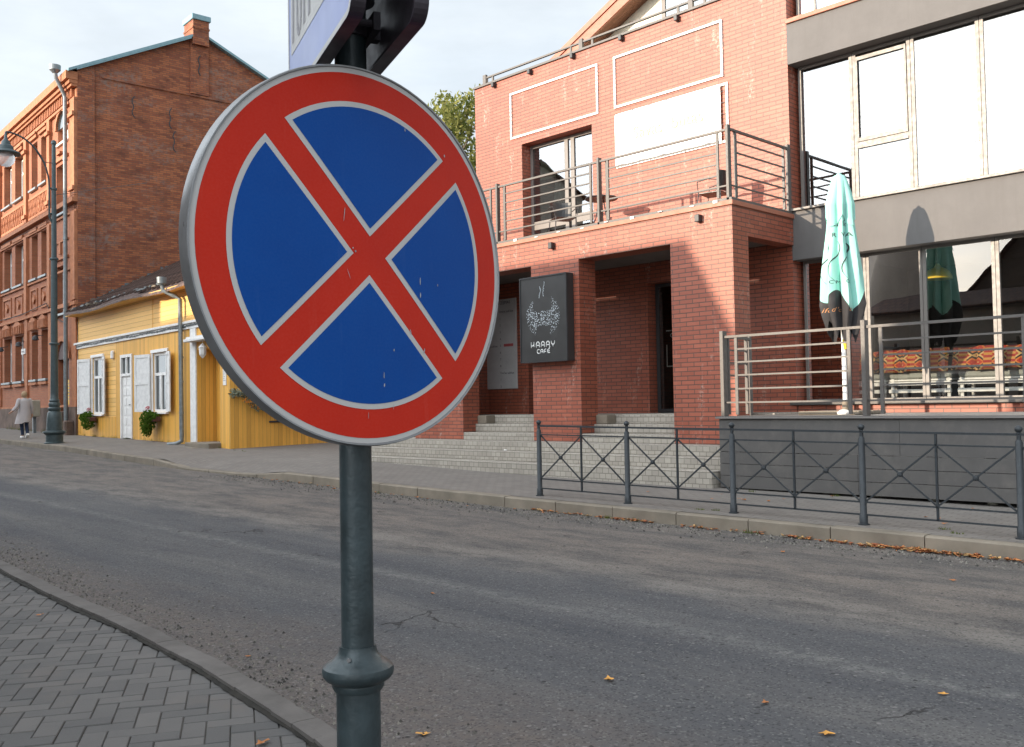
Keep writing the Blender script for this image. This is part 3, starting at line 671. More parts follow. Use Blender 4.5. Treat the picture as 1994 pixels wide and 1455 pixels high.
f = MB(); f.box(XL+.3, 6, 15.35, 24, 8.55, 8.70); f.box(XL, 6, 24, 24.3, .5, 10.6); f.box(5.7, 6, 15.2, 24, .5, 10.6); f.box(-8.3, 5.7, 15.4, 24, 4.1, 4.6); f.box(-8.3, 5.7, 15.4, 24, 7.4, 7.9); f.box(-8.6, -8.34, 15.3, 24, .5, 8.5); f.box(-8.3, 5.7, 15.3, 24, .9, 1.25)
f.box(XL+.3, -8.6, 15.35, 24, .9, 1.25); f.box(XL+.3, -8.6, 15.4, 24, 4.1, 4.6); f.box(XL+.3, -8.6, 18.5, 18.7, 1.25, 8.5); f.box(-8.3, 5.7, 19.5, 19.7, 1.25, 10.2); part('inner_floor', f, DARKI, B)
# wing on the right
f = MB(); f.box(-8.298, 6, 14.88, 15.35, 7.25, 7.95, 0, .004); f.box(-8.298, 6, 14.88, 15.35, 3.87, 4.705, 0, .004); part('grey_band', f, GREY, B)
f = MB(); f.box(-8.298, 6, 14.84, 15.3, 7.952, 8.03, 0, .006); part('wing_coping', f, COPE, B)
f = MB(); f.box(-8.298, 6, 14.92, 15.3, 1.2, 1.40); part('base_wall', f, BR, B)
f = MB(); f.box(-8.4, 6, 14.84, 15.12, 1.402, 1.45, 0, .006); part('window_sill', f, RAILM, B)
f = MB(); f.box(-8.298, 6, 14.83, 15.12, 4.707, 4.75, 0, .006); part('window_sill', f, FRAME, B)
f = MB(); f.box(-8.298, 6, 15.2, 15.35, 10.2, 10.6); part('wing_parapet', f, GREY, B)
def window(name, parent, x0, x1, z0, z1, y, fw_=.06, mull=(), trans=(), dep=.07, fm=FRAME, gm=GLASS, curtain=None, extra=None, cdep=.35):
    f = MB(); e = .0
    f.box(x0, x1, y, y+dep, z0, z0+fw_, 0, .004); f.box(x0, x1, y, y+dep, z1-fw_, z1, 0, .004); f.box(x0, x0+fw_, y+.001, y+dep-.001, z0+fw_, z1-fw_); f.box(x1-fw_, x1, y+.001, y+dep-.001, z0+fw_, z1-fw_)
    for mx_ in mull:
        c_, w_, *zr = mx_ if isinstance(mx_, tuple) else (mx_, fw_); za, zb = zr if zr else (z0+fw_, z1-fw_)
        f.box(c_-w_/2, c_+w_/2, y-.008, y+dep-.004, za, zb)
    for tr in trans:
        c_, w_, *xr = tr if isinstance(tr, tuple) else (tr, fw_); xa, xb = xr if xr else (x0+fw_, x1-fw_)
        f.box(xa, xb, y+.002, y+dep-.006, c_-w_/2, c_+w_/2)
    if extra: extra(f)
    w = part(name, f, fm, parent)
    g_ = MB(); yg = y+(.018 if gm in (GLASS, GLASSL) else dep*.5); g_.face([(x0+.01, yg, z0+.01), (x1-.01, yg, z0+.01), (x1-.01, yg, z1-.01), (x0+.01, yg, z1-.01)]); part('pane', g_, gm, w)
    if curtain:
        g_ = MB(); n = int((x1-x0)/.04)+2; i = 0
        for k in range(n):
            xa = x0+.03+(x1-x0-.06)*k/n; xb = x0+.03+(x1-x0-.06)*(k+1)/n; ya = y+cdep+.02*math.sin(k*1.7); yb = y+cdep+.02*math.sin((k+1)*1.7)
            g_.face([(xa, ya, z0+.05), (xb, yb, z0+.05), (xb, yb, z1-.02), (xa, ya, z1-.02)])
        part('curtain', g_, curtain, w, True)
    return w
UM = [-7.265, -6.30, -5.25, -4.18, -3.1, -2.0, -.9, .2, 1.3, 2.4, 3.5]
edges = [-8.25]+UM+[4.6]
for k in range(len(edges)-1):
    a, b = edges[k]+(.0 if k == 0 else .004), edges[k+1]-.004
    sash = (lambda a, b: (lambda f: (f.box(a+.055, b-.055, 15.135, 15.145, 5.62, 5.66), f.box(a+.058, a+.09, 15.13, 15.15, 5.76, 7.12), f.box(b-.09, b-.058, 15.13, 15.15, 5.76, 7.12), f.box(a+.058, b-.058, 15.131, 15.151, 7.08, 7.14), f.box(a+.058, b-.058, 15.131, 15.151, 5.73, 5.79))))(a, b)
    window('window', B, a, b, 4.752, 7.248, 15.15, .055, trans=((5.70, .11),) if k in (1, 5, 9) else (), curtain=CURT if k in (2, 3, 6) else None, extra=sash if k in (1, 5, 9) else None, cdep=.6)
LM = [-7.13, -6.215, -5.13, -4.1, -3.05, -1.95, -.85, .25, 1.35, 2.45, 3.5]
edges = [-8.25]+LM+[4.6]
for k in range(len(edges)-1):
    a, b = edges[k]+(.0 if k == 0 else .004), edges[k+1]-.004
    window('window', B, a, b, 1.452, 3.868, 15.15, .045 if k < 2 else .05, gm=GLASSL)
edges = [-8.25, -7.3, -6.3, -5.2, -4.1, -3, -1.9, -.8, .3, 1.4, 2.5, 3.6, 4.6]
for k in range(len(edges)-1): window('window', B, edges[k]+.004, edges[k+1]-.004, 8.03, 10.2, 15.15, .05, mull=((edges[k]+.35, .04),) if k % 2 == 0 else ())
# balcony door
w = window('balcony_door', B, -14.78, -12.75, 4.66, 7.218, 15.16, .075, mull=((-13.70, .10), (-13.52, .10)), trans=((5.42, .18, -14.70, -13.75), (5.42, .18, -13.47, -12.83)), cdep=.5)
f = MB(); f.face([(-14.6, 15.3, 6.45), (-13.8, 15.3, 6.45), (-13.8, 15.3, 7.1), (-14.6, 15.3, 7.1)]); part('blind', f, BLIND, w)
f = MB(); n = 20
for k in range(n): xa = -13.42+.6*k/n; xb = -13.42+.6*(k+1)/n; f.face([(xa, 15.5+.03*math.sin(k*2), 4.7), (xb, 15.5+.03*math.sin(k*2+2), 4.7), (xb, 15.5+.03*math.sin(k*2+2), 7.1), (xa, 15.5+.03*math.sin(k*2), 7.1)])
for k in range(n): xa = -14.45+.72*k/n; xb = -14.45+.72*(k+1)/n; f.face([(xa, 15.45+.03*math.sin(k*2), 4.7), (xb, 15.45+.03*math.sin(k*2+2), 4.7), (xb+.15*(1-k/n), 15.45+.03*math.sin(k*2+2), 6.5), (xa+.15*(1-k/n), 15.45+.03*math.sin(k*2), 6.5)])
part('curtain', f, CURT, w, True)
# entrance doors
for x0, x1, zt in ((-14.7, -12.74, 3.718), (-11.42, -9.4, 3.798)):
    dr = window('entrance_door', B, x0+.02, x1-.02, 1.29, zt, 15.12, .07, mull=(((x0+x1)/2, .08),), fm=DARKF, gm=GLASSL)
    f = MB(); f.tube([((x0+x1)/2-.1, 15.06, 2.0), ((x0+x1)/2-.1, 15.06, 2.9)], .014, 8); part('handle', f, ZINC, dr)
    if x0 > -12:
        f = MB(); Y = 15.148
        f.box(-11.18, -10.65, Y, Y+.003, 2.86, 2.88); f.box(-11.18, -11.16, Y, Y+.003, 2.17, 2.60); f.box(-11.18, -10.65, Y, Y+.003, 2.17, 2.19)
        for q, (tx, sz, zz_) in enumerate((('CAFE', .11, 2.74), ('9:00', .10, 2.62), ('9:00', .07, 2.52), ('I-VII', .07, 2.43), ('11-18', .07, 2.34), ('11-17', .07, 2.25))):
            addmesh(f, textmesh(tx, sz, .001), Matrix.Translation((-10.96, Y, zz_)) @ XZ)
        part('door_lettering', f, LETW, dr)
# outdoor wall lamps
for (x, y, z) in ((-8.871, 12.93, 4.445), (-12.124, 12.93, 4.429), (-15.35, 12.93, 4.43), (-15.6, 14.83, 8.74), (-14.45, 14.83, 8.74), (-13.2, 14.83, 8.745), (-11.9, 14.83, 8.75), (-10.55, 14.83, 8.74)):
    s_ = .045 if y < 13.5 else .04
    f = MB(); f.box(x-s_, x+s_, y-.03, y+.069, z-s_*1.3, z+s_*1.3, 0, .008); f.box(x-s_*.7, x+s_*.7, y-.025, y+.02, z-s_*1.36, z-s_*1.3)
    part('wall_lamp', f, DARKF, B)
# light-strip frames on the wall
for x0, x1, z0, z1 in ((-15.11, -12.55, 7.385, 8.42), (-12.13, -9.58, 7.385, 8.435), (-12.10, -9.49, 6.17, 7.26)):
    f = MB(); w_ = .045; y0, y1 = 14.872, 14.897
    f.box(x0, x1, y0, y1, z0, z0+w_); f.box(x0, x1, y0, y1, z1-w_, z1); f.box(x0, x0+w_, y0, y1, z0+w_, z1-w_); f.box(x1-w_, x1, y0, y1, z0+w_, z1-w_)
    n = int((x1-x0)/.09)
    for k in range(n): x = x0+.03+k*.09; f.box(x, x+.03, y0-.008, y0-.001, z0-.0+.01, z0+.035, 1); f.box(x, x+.03, y0-.008, y0-.001, z1-.035, z1-.01, 1)
    for k in range(int((z1-z0)/.09)): z = z0+.05+k*.09; f.box(x1-.035, x1-.01, y0-.008, y0-.001, z, z+.03, 1); f.box(x0+.01, x0+.035, y0-.008, y0-.001, z, z+.03, 1)
    part('light_strip_frame', f, [WHITE, ZINC], B)
# railings
def rail_bars(f, P, L, z0, H, inset=.2, first=True, wpost=.075, last=True, bars=(.2, .385, .565, .745, .925)):
    # P(t) -> (x,y) along the run of length L; section between two posts
    b = lambda t0, t1, z, w, h: f.bar((*P(t0), z), (*P(t1), z), w, h)
    b(.02, L-.02, z0+H-.03, .045, .035)
    for t in (inset, L-inset): f.bar((*P(t), z0+.02), (*P(t), z0+H-.045), .045, .03)
    for k, q in enumerate(bars):
        t0, t1 = (.02, L-.02) if k == 0 else (inset, L-inset); b(t0, t1, z0+q, .022, .024)
def post(P, t, z0, z1, w=.05): f = MB(); x, y = P(t); f.box(x-w*.55, x+w*.55, y-w, y+w, z0, z1, 0, .004); return f
RX = [-16.25, -13.62, -11.0, -8.33]
bal = MB()
for a, b in zip(RX, RX[1:]): rail_bars(bal, (lambda a: (lambda t: (a+t, 13.03)))(a), b-a, 4.70, 1.12)
rail_bars(bal, lambda t: (-8.31, 13.03+t), 1.82, 4.70, 1.12, .17)
rb = part('balcony_railing', bal, RAILM, B)
for x in RX: part('post', post(lambda t: (x, 13.03), 0, 4.66, 5.86, .045), RAILM, rb); 
for x in RX[1:3]: part('post', post(lambda t: (x+.13, 13.09), 0, 4.66, 5.80, .03), RAILM, rb)
part('post', post(lambda t: (-8.31, 14.84), 0, 4.66, 5.86, .045), RAILM, rb)
f = MB()
f.bar((XL+.3, 14.98, 9.02), (XR, 14.98, 9.02), .05, .035)
for x in (-15.95, -15.75, -13.35, -13.05, -12.75, -10.6, -10.3, -10.0): f.bar((x, 14.98, 8.85), (x, 14.98, 9.02), .05, .03)
for x in (-16.0, -13.05, -10.3): f.box(x-.05, x+.05, 14.94, 15.0, 8.852, 9.09)
part('roof_railing', f, RAILM, B)
# gable on the roof
f = MB(); za = lambda x: 9.41+.444*(x+14.076)
pk = -9.3; f.prism([(-14.9, 8.7), (pk*2+14.9, 8.7), (pk*2+14.9, za(-14.9)-.3), (pk, za(pk)-.3), (-14.9, za(-14.9)-.3)], 16.1, 23.9, 'y'); part('gable_wall', f, CREAM, B)
f = MB()
for y0, y1, d0, d1, mi in ((15.58, 15.66, 0, -.13, 0), (15.61, 15.68, -.13, -.36, 0), (15.68, 24.0, -.02, -.10, 1), (15.68, 16.1, -.27, -.31, 2)):
    f.prism([(-15.3, za(-15.3)+d0), (pk, za(pk)+d0), (pk, za(pk)+d1), (-15.3, za(-15.3)+d1)], y0, y1, 'y', mi)
    f.prism([(2*pk+15.3, za(-15.3)+d0), (2*pk+15.3, za(-15.3)+d1), (pk, za(pk)+d1), (pk, za(pk)+d0)], y0, y1, 'y', mi)
part('gable_roof', f, [COPE, ROOFT, SOFF], B)
window('window', B, -11.75, -9.9, 9.3, 9.95, 16.02, .09)

# sign boards on the cafe building (things of their own)
cs = thing('cafe_sign', 'black box sign with a dotted cup emblem and white cafe name on the brick pier', 'sign', (-12.22, 13, 2.27))
f = MB(); f.box(-12.82, -11.63, 12.80, 12.995, 2.27, 3.87, 0, .008); part('sign_box', f, BLACK, cs)
f = MB(); f.box(-12.82, -11.63, 12.785, 12.80, 2.27, 2.295); f.box(-12.82, -11.63, 12.785, 12.80, 3.845, 3.87); f.box(-12.82, -12.80, 12.786, 12.80, 2.295, 3.845); f.box(-11.65, -11.63, 12.786, 12.80, 2.295, 3.845); part('sign_frame', f, DARKF, cs)
random.seed(11); f = MB(); YF = 12.797
def su(u): return -12.82+1.19*u
def sw(v): return 3.87-1.6*v
n = 0
while n < 620:
    x, y = random.uniform(280, 760), random.uniform(430, 1010); dx, dy = (x-522)/238, (y-722)/292
    if dx*dx+dy*dy > 1: continue
    if y < 648 and abs(x-510) < 128+(648-y)*.02: continue
    if y > 852 and abs(x-518) < 98+(y-852)*.0: continue
    edge = dx*dx+dy*dy; r_ = random.choice((.0035, .005, .0065, .009))*(.7 if edge > .8 else 1)
    X, Z = su((x-190)/660), sw((y-165+ (x-190)*.0)/1190); f.face([(X+r_*math.cos(a), YF-.0006-n*2e-6, Z+r_*math.sin(a)) for a in (0, 1.26, 2.51, 3.77, 5.03)]); n += 1
for x0, y0, y1, ph in ((480, 310, 470, 0), (535, 250, 450, 1)):
    for k in range(60):
        q = k/59; x = x0+10*math.sin(q*5+ph)+random.uniform(-8, 8)*(1-abs(q-.4)); X, Z = su((x-190)/660), sw((y0+(y1-y0)*q-165)/1190); r_ = random.choice((.003, .004, .006)); f.face([(X+r_*math.cos(a), YF-.0006, Z+r_*math.sin(a)) for a in (0, 1.26, 2.51, 3.77, 5.03)])
part('dotted_cup_emblem', f, DOTS, cs)
f = MB()
GL = {'H': [[(0, 1), (0, 0)], [(0, .35), (.5, .35), (.72, .55), (.72, 0)][0:0] or [(.0, .35), (.35, .35), (.6, .6), (.6, 1.05)], [(.6, .6), (.6, .1)]],
      'A': [[(0, 0), (0, .62), (.16, .92), (.36, 1.0), (.56, .92), (.7, .62), (.7, 0)], [(.1, .38), (.6, .38)]],
      'R': [[(0, 0), (0, .62), (.16, .92), (.36, 1.0), (.56, .92), (.7, .62), (.7, .45), (.58, .38)], [(.1, .38), (.58, .38), (.7, .25), (.7, 0)]],
      'Y': [[(0, 1), (0, .7), (.14, .45), (.35, .36), (.56, .45), (.7, .7), (.7, 1)], [(.35, .36), (.35, 0)]],
      'C': [[(.7, .1), (.5, 0), (.2, .04), (0, .3), (0, .7), (.2, .96), (.5, 1), (.7, .9)]],
      'F': [[(0, 0), (0, .65), (.2, .95), (.6, 1)], [(0, .42), (.55, .42)]],
      'E': [[(.7, .08), (.4, 0), (.12, .1), (0, .35), (0, .7), (.2, .95), (.65, 1)], [(0, .48), (.58, .48)]]}
def glyph(ch, x, z, w, h, th):
    for pl in GL[ch]:
        for p, q in zip(pl, pl[1:]): f.bar((x+p[0]*w, YF-.002, z+p[1]*h), (x+q[0]*w, YF-.002, z+q[1]*h), .004, th)
for k, ch in enumerate('HARRY'): glyph(ch, -12.535+k*.128, 2.545, .118, .105, .017)
for k, ch in enumerate('CAFE'): glyph(ch, -12.385+k*.088, 2.435, .085, .072, .013)
f.bar((-12.085, YF-.002, 2.522), (-12.055, YF-.002, 2.545), .004, .012)
part('lettering', f, LETW, cs)

db = thing('directory_board', 'silver tenant directory board with numbered rows on the entrance wall', 'sign', (-15.6, 14.9, 1.85))
f = MB(); 
f.box(-16.22, -15.03, 14.872, 14.897, 1.85, 3.855)
for k in range(12): z0 = 1.86+k*.152; f.box(-16.21, -15.04, 14.862, 14.8715, z0+.004, z0+.146, 0, .003)
part('plate', f, SILV, db)
Y = 14.8605
def bt(tx, sz, al, x, z): f = MB(); addmesh(f, textmesh(tx, sz, .0006, al), Matrix.Translation((x, Y, z)) @ XZ); part('lettering', f, INKD, db)
bt('PAGRINDINIS ĮĖJIMAS', .092, 'RIGHT', -15.20, 3.745); bt('Antras aukštas', .075, 'LEFT', -15.55, 3.555); bt('Pirmas aukštas', .07, 'RIGHT', -15.62, 2.79); bt('Trečias aukštas', .07, 'LEFT', -15.55, 2.18)
for k in range(8): bt(str(k+1), .07, 'CENTER', -15.53, 3.40-k*.152)
for k in range(2): bt(str(k+1), .07, 'CENTER', -15.53, 2.03-k*.152)
for k in range(5): bt(str(k+1), .07, 'CENTER', -16.0, 2.49-k*.152)
f = MB(); f.box(-15.42, -15.12, Y-.001, Y, 2.79, 2.85); part('red_name', f, INKR, db)

bn = thing('banner', 'white tarpaulin banner with faint yellow words tied to the wall above the balcony', 'banner', (-10.9, 14.88, 6.2))
f = MB(); n = 40; i0 = 0
for k in range(n+1):
    x = -12.10+2.47*k/n
    for j in range(9):
        z = 6.215+1.015*j/8; f.v.append((x, 14.845-.006*math.sin(k*.9)*(1-abs(j-4)/4)-.004*math.sin(j*1.3+k*.4), z+(.012*math.sin(k*.75) if j in (0, 8) else 0)))
for k in range(n):
    for j in range(8): a = k*9+j; f.f.append((a, a+9, a+10, a+1)); f.m.append(0)
part('sheet', f, TARP, bn, True)
for tx, x in (('Savas', -11.28), ('butas', -10.36)): f = MB(); addmesh(f, textmesh(tx, .34, .0006), Matrix.Translation((x, 14.828, 6.66)) @ XZ); part('faint_lettering', f, PALET, bn)
f = MB()
for k in range(7):
    x = -12.08+k*.408
    for z, s_ in ((6.22, -1), (7.225, 1)): f.bar((x, 14.86, z), (x+.02, 14.87, z+s_*.05), .008)
for k in range(5): f.bar((-9.64, 14.86, 6.3+k*.2), (-9.56, 14.87, 6.31+k*.2), .008)
part('tie', f, INKD, bn)

# ------------------------------------------------------------------ steps
S = thing('entrance_steps', 'wide flight of grey cobbled steps leading up to the brick entrances', 'steps', (-12, 12, .25))
f = MB(); XS = -17.6
f.box(XS, -8.09, 12.0, 13.6, .0, .46, 0, .008); f.box(XS, -8.09, 12.33, 13.6, .461, .632, 0, .008); f.box(XS, -8.0, 12.66, 13.7, .633, .80, 0, .008)
for a, b in ((-14.76, -12.67), (-11.54, -9.43)):
    f.box(a, b, 13.004, 13.8, .801, .948, 0, .008); f.box(a, b, 13.34, 13.9, .949, 1.112, 0, .008)
f.box(XL+.31, -8.0, 13.452, 14.9, .80, 1.10); f.box(XL+.31, -8.0, 13.66, 14.899, 1.113, 1.285, 0, .008)
part('stair_body', f, STEPM, S)
f = MB()
for x in (-14.6, -11.38): f.box(x-.13, x+.13, 13.40, 13.659, 1.114, 1.283, 0, .01)
part('concrete_block', f, KERB, S)
single('litter', (lambda f: (f.box(-12.98, -12.92, 12.45, 12.5, .634, .66, 0, .01), f)[1])(MB()), PAPER, 'small white crumpled litter on the lower cobbled steps', 'litter', (-12.95, 12.47, .634))

# ------------------------------------------------------------------ terrace deck with its railing
D = thing('terrace_deck', 'raised dark grey board terrace in front of the cafe windows', 'terrace', (-5, 12.15, .2))
f = MB(); f.box(-8.07, 5, 12.09, 14.88, 1.232, 1.266, 0, .004); part('deck_floor', f, DECKT, D)
f = MB(); zs = [(.752, 1.228), (.578, .746), (.404, .572), (.225, .398)]
for za_, zb_ in zs:
    x = -8.03
    for b in ((-5.33, -2.6, .2, 3, 5) if za_ > .7 else (-5.9, -3.2, -.4, 2.3, 5)):
        f.box(x+.002, b-.002, 12.13, 12.155, za_, zb_, 0, .002); x = b
part('skirt_board', f, DECKB, D)
f = MB(); f.box(-8.03, -8.0, 12.16, 14.8, .225, 1.228); part('side_skirt', f, DECKB, D)
f = MB()
x = -7.9
while x < 5: f.box(x-.045, x+.045, 12.3, 12.39, .0, 1.23); f.box(x-.045, x+.045, 14.3, 14.39, .0, 1.23); x += .72
part('deck_leg', f, BEIGE, D)
DR = thing('terrace_railing', 'grey flat-bar railing with horizontal bars along the edge of the raised terrace', 'railing', (-5.8, 12.2, 1.266))
f = MB(); PXs = [-7.97, -5.79, -3.62, -1.45, .72, 2.9]
for a, b in zip(PXs, PXs[1:]): rail_bars(f, (lambda a: (lambda t: (a+t, 12.2)))(a), b-a, 1.27, 1.20, .22, bars=(.20, .40, .60, .79, .98))
part('bars', f, RAILM, DR)
f = MB(); rail_bars(f, lambda t: (-7.97, 12.2+t), .74, 1.27, 1.20, .12, bars=(.20, .40, .60, .79, .98)); part('side_bars', f, RAILM, DR)
for x in PXs: part('post', post(lambda t: (x, 12.2), 0, 1.266, 2.53, .055), RAILM, DR)
part('post', post(lambda t: (-7.97, 12.93), 0, 1.266, 2.50, .03), RAILM, DR)

SCRI = PM('tan_script', (.42, .20, .09), .7)
# ------------------------------------------------------------------ closed parasol on the terrace
UX, UY, UZ = -6.66, 13.36, 1.267
um = thing('parasol', 'closed mint green parasol with black lower edge on a white pole on the terrace', 'parasol', (UX, UY, UZ))
f = MB(); f.tube([(UX, UY, UZ+.06), (UX, UY, 4.75)], .034, 14); part('pole', f, WHITE, um, True)
CRT = [(0, .03), (.04, .07), (.12, .11), (.30, .165), (.47, .205), (.58, .205), (.72, .21), (1.2, .275), (1.6, .325), (1.95, .365), (2.1, .33), (2.3, .26), (2.6, .15)]
def canopy_r(th_, z):
    d_ = max(0, 4.82-z); base = interp(d_, CRT) if d_ > 0 else .03; q = d_/2.5
    lob = abs(math.cos(4*th_+.35*math.sin(q*5)+.4)); fold = .42+.10*math.sin(q*7+th_*3)
    r_ = base*.97*(1-fold*(1-lob)**.9*min(1, q*4)-.05*abs(math.sin(11*th_+q*4))*min(1, q*3))*(1+.05*math.sin(3*th_+1))
    return max(r_, .02)
def canopy(mb, z_top, z_bot, n=128, m_=44, edge=lambda t_: 0, top=lambda t_: 0, out=0.):
    rows = []
    for j in range(m_+1):
        row = []
        for k in range(n):
            th_ = 2*math.pi*k/n; zt = z_top+top(th_); zb = z_bot+edge(th_); z = zt+(zb-zt)*j/m_; r_ = canopy_r(th_, z)+out
            row.append(len(mb.v)); mb.v.append((UX+r_*math.cos(th_), UY+r_*math.sin(th_), z))
        rows.append(row)
    for j in range(m_):
        for k in range(n): mb.f.append((rows[j][k], rows[j][(k+1) % n], rows[j+1][(k+1) % n], rows[j+1][k])); mb.m.append(0)
eb = lambda t_: .24*(1-abs(math.cos(4*t_+.55)))*1.0+.06*math.sin(3*t_+2)
bandz = lambda t_: .14*math.sin(4*t_+.6)+.08*math.sin(2*t_)
f = MB(); canopy(f, 4.82, 2.97, edge=bandz); f.lathe([(.001, 4.845), (.02, 4.835), (.024, 4.80)], (UX, UY, 0), 12)
cn = part('canopy', f, MINT, um, True)
f = MB(); canopy(f, 2.97, 2.36, m_=20, edge=eb, top=bandz); part('black_border', f, BLKC, um, True)
f = MB(); canopy(f, 4.79, 4.02, edge=lambda t_: .16*(1-abs(math.cos(2*t_+.3))), out=.016); part('top_flap', f, MINT, um, True)
def wrap_text(body, size, zc, ang, mat, name, parent, slant=0.):
    me = textmesh(body, size, .0); mb = MB()
    import bmesh
    bm = bmesh.new(); bm.from_mesh(me); bmesh.ops.triangulate(bm, faces=bm.faces); bmesh.ops.subdivide_edges(bm, edges=bm.edges, cuts=1); bm.to_mesh(me); bm.free()
    b = 0
    for v_ in me.vertices:
        z = zc+v_.co.y; rr_ = canopy_r(ang, z)+.02; th_ = ang+(v_.co.x+slant*v_.co.y)/max(.12, rr_); r_ = canopy_r(th_, z)+.006; mb.v.append((UX+r_*math.cos(th_), UY+r_*math.sin(th_), z))
    for p in me.polygons: mb.f.append(tuple(p.vertices)); mb.m.append(0)
    return part(name, mb, mat, parent)
va = math.atan2(-UY, -UX)   # towards the camera
for q, (tx, sz, z, a) in enumerate((('Ω', .11, 4.02, va-.35), ('Ω', .11, 4.02, va+.40), ('R', .09, 3.86, va-.45), ('V A', .09, 3.86, va+.45), ('C M', .07, 3.17, va-.35), ('C A', .07, 3.17, va+.4))): wrap_text(tx, sz, z, a, BLKC, 'lettering', cn)
for a in (va-1.15, va-.42, va+.30):
    f = MB(); n_ = 26; prev = None
    for k in range(n_+1):
        q = k/n_; dx = .075*math.sin(2*math.pi*q+.5); z = 3.80-.62*q; hw = .007*math.sin(math.pi*min(1, q*1.1+.05))+.002; row = []
        for e_ in (-hw, hw):
            r_ = canopy_r(a, z); th_ = a+(dx+e_)/r_; r_ = canopy_r(th_, z)+.006; row.append(len(f.v)); f.v.append((UX+r_*math.cos(th_), UY+r_*math.sin(th_), z))
        if prev: f.f.append((prev[0], prev[1], row[1], row[0])); f.m.append(0)
        prev = row
    part('curved_stroke', f, BLKC, cn)
bb = [o for o in COL.objects if o.parent == um and o.name.startswith('black_border')][0]
for tx, a in (('ifol', va-.95), ('d\'o', va-.3), ("o's", va+.45)): wrap_text(tx, .095, 2.76, a, SCRI, 'script', bb, .35)
f = MB(); f.box(UX-.52, UX+.42, UY-.45, UY-.03, UZ, UZ+.055, 0, .012); f.box(UX-.52, UX+.42, UY+.0, UY+.42, UZ, UZ+.055, 0, .012); f.lathe([(.05, UZ+.056), (.045, UZ+.2), (.036, UZ+.2)], (UX, UY-.0, 0), 12); part('base', f, KERB, um)
f = MB(); f.tube([(UX+.03, UY-.03, 2.36), (UX+.05, UY-.05, 2.22)], [.035, .02], 8); part('yellow_knob', f, YELL, um)
f = MB(); f.lathe([(.02, 0), (.09, .01), (.10, .04), (.05, .075), (.01, .08)], (-6.33, 12.65, 1.267), 7, sx=1, sy=.7); single('crumpled_paper', f, PAPER, 'crumpled white paper on the terrace floor behind the railing bars', 'paper', (-6.33, 12.65, 1.267))

# ------------------------------------------------------------------ cafe interior
def bench(x0, x1, lab):
    t_ = thing('bench', lab, 'bench', ((x0+x1)/2, 15.75, 1.25), group='white benches inside the cafe window')
    f = MB()
    for z in (1.60, 1.72): f.box(x0, x1, 15.46, 15.50, z-.03, z+.03, 0, .004)
    for x in (x0+.05, x1-.05): f.box(x-.025, x+.025, 15.501, 15.54, 1.25, 1.80)
    for x in (x0+.05, x1-.05): f.box(x-.025, x+.025, 15.95, 16.0, 1.25, 1.80)
    f.box(x0, x1, 15.50, 16.02, 1.76, 1.79, 0, .003); part('frame', f, OFFW, t_)
    f = MB(); f.box(x0, x1, 15.48, 16.04, 1.795, 1.91, 0, .03); part('seat_cushion', f, CUSHG, t_, True)
for x0, x1, l in ((-8.2, -7.0, 'white bench with grey seat seen behind the parasol pole'), (-6.95, -5.95, 'white bench with grey seat seen beside the middle terrace post'), (-5.85, -4.75, 'white bench with grey seat under the yellow pendant lamp'), (-4.65, -3.5, 'white bench with grey seat at the right edge of the cafe window')): bench(x0, x1, l)
random.seed(5)
CU = [(-8.0, 'left end behind the parasol'), (-7.62, 'partly behind the white parasol pole'), (-7.25, 'just right of the white parasol pole'), (-6.85, 'behind the thick terrace post'), (-6.52, 'right of the thick terrace post'), (-6.15, 'left of the dark window mullion'), (-5.72, 'right of the dark window mullion'), (-5.35, 'below the yellow pendant lamp'), (-5.02, 'left of the bright window frame'), (-4.45, 'right of the bright window frame'), (-4.05, 'at the right picture edge')]
for k, (x, l) in enumerate(CU):
    f = MB(); n = 10; w_, h_ = (.20, .195) if k % 2 else (.19, .18)
    for s_ in (-1, 1):
        idx = {}
        for i in range(n+1):
            for j in range(n+1):
                u, v_ = -1+2*i/n, -1+2*j/n; th_ = .075*max(0, (1-u**4)*(1-v_**4))**.5; pin = 1-.10*(1-abs(v_*u)); idx[i, j] = len(f.v)
                f.v.append((x+u*w_*(1-.06*(1-v_*v_)), 15.42+s_*th_+.06*v_, 2.09+v_*h_*(1-.06*(1-u*u))))
        for i in range(n):
            for j in range(n): f.f.append((idx[i, j], idx[i+1, j], idx[i+1, j+1], idx[i, j+1])); f.m.append(0)
    single('cushion', f, KILIM, 'orange and red patterned cushion on the window bench, '+l, 'cushion', (x, 15.42, 1.91), group='patterned cushions on the window benches', smooth=True)
lp = thing('pendant_lamp', 'yellow dome pendant lamp hanging inside the cafe window', 'lamp', (-6.51, 16.5, 3.49))
f = MB(); prof = [(.235, 0), (.225, .05), (.19, .12), (.13, .17), (.06, .20), (.03, .26)]; f.lathe(prof, (-6.51, 16.5, 3.49), 28); part('lamp_shade', f, YELL, lp, True)
f = MB(); f.tube([(-6.51, 16.5, 3.75), (-6.51, 16.5, 4.1)], .006, 6); part('cord', f, INKD, lp)

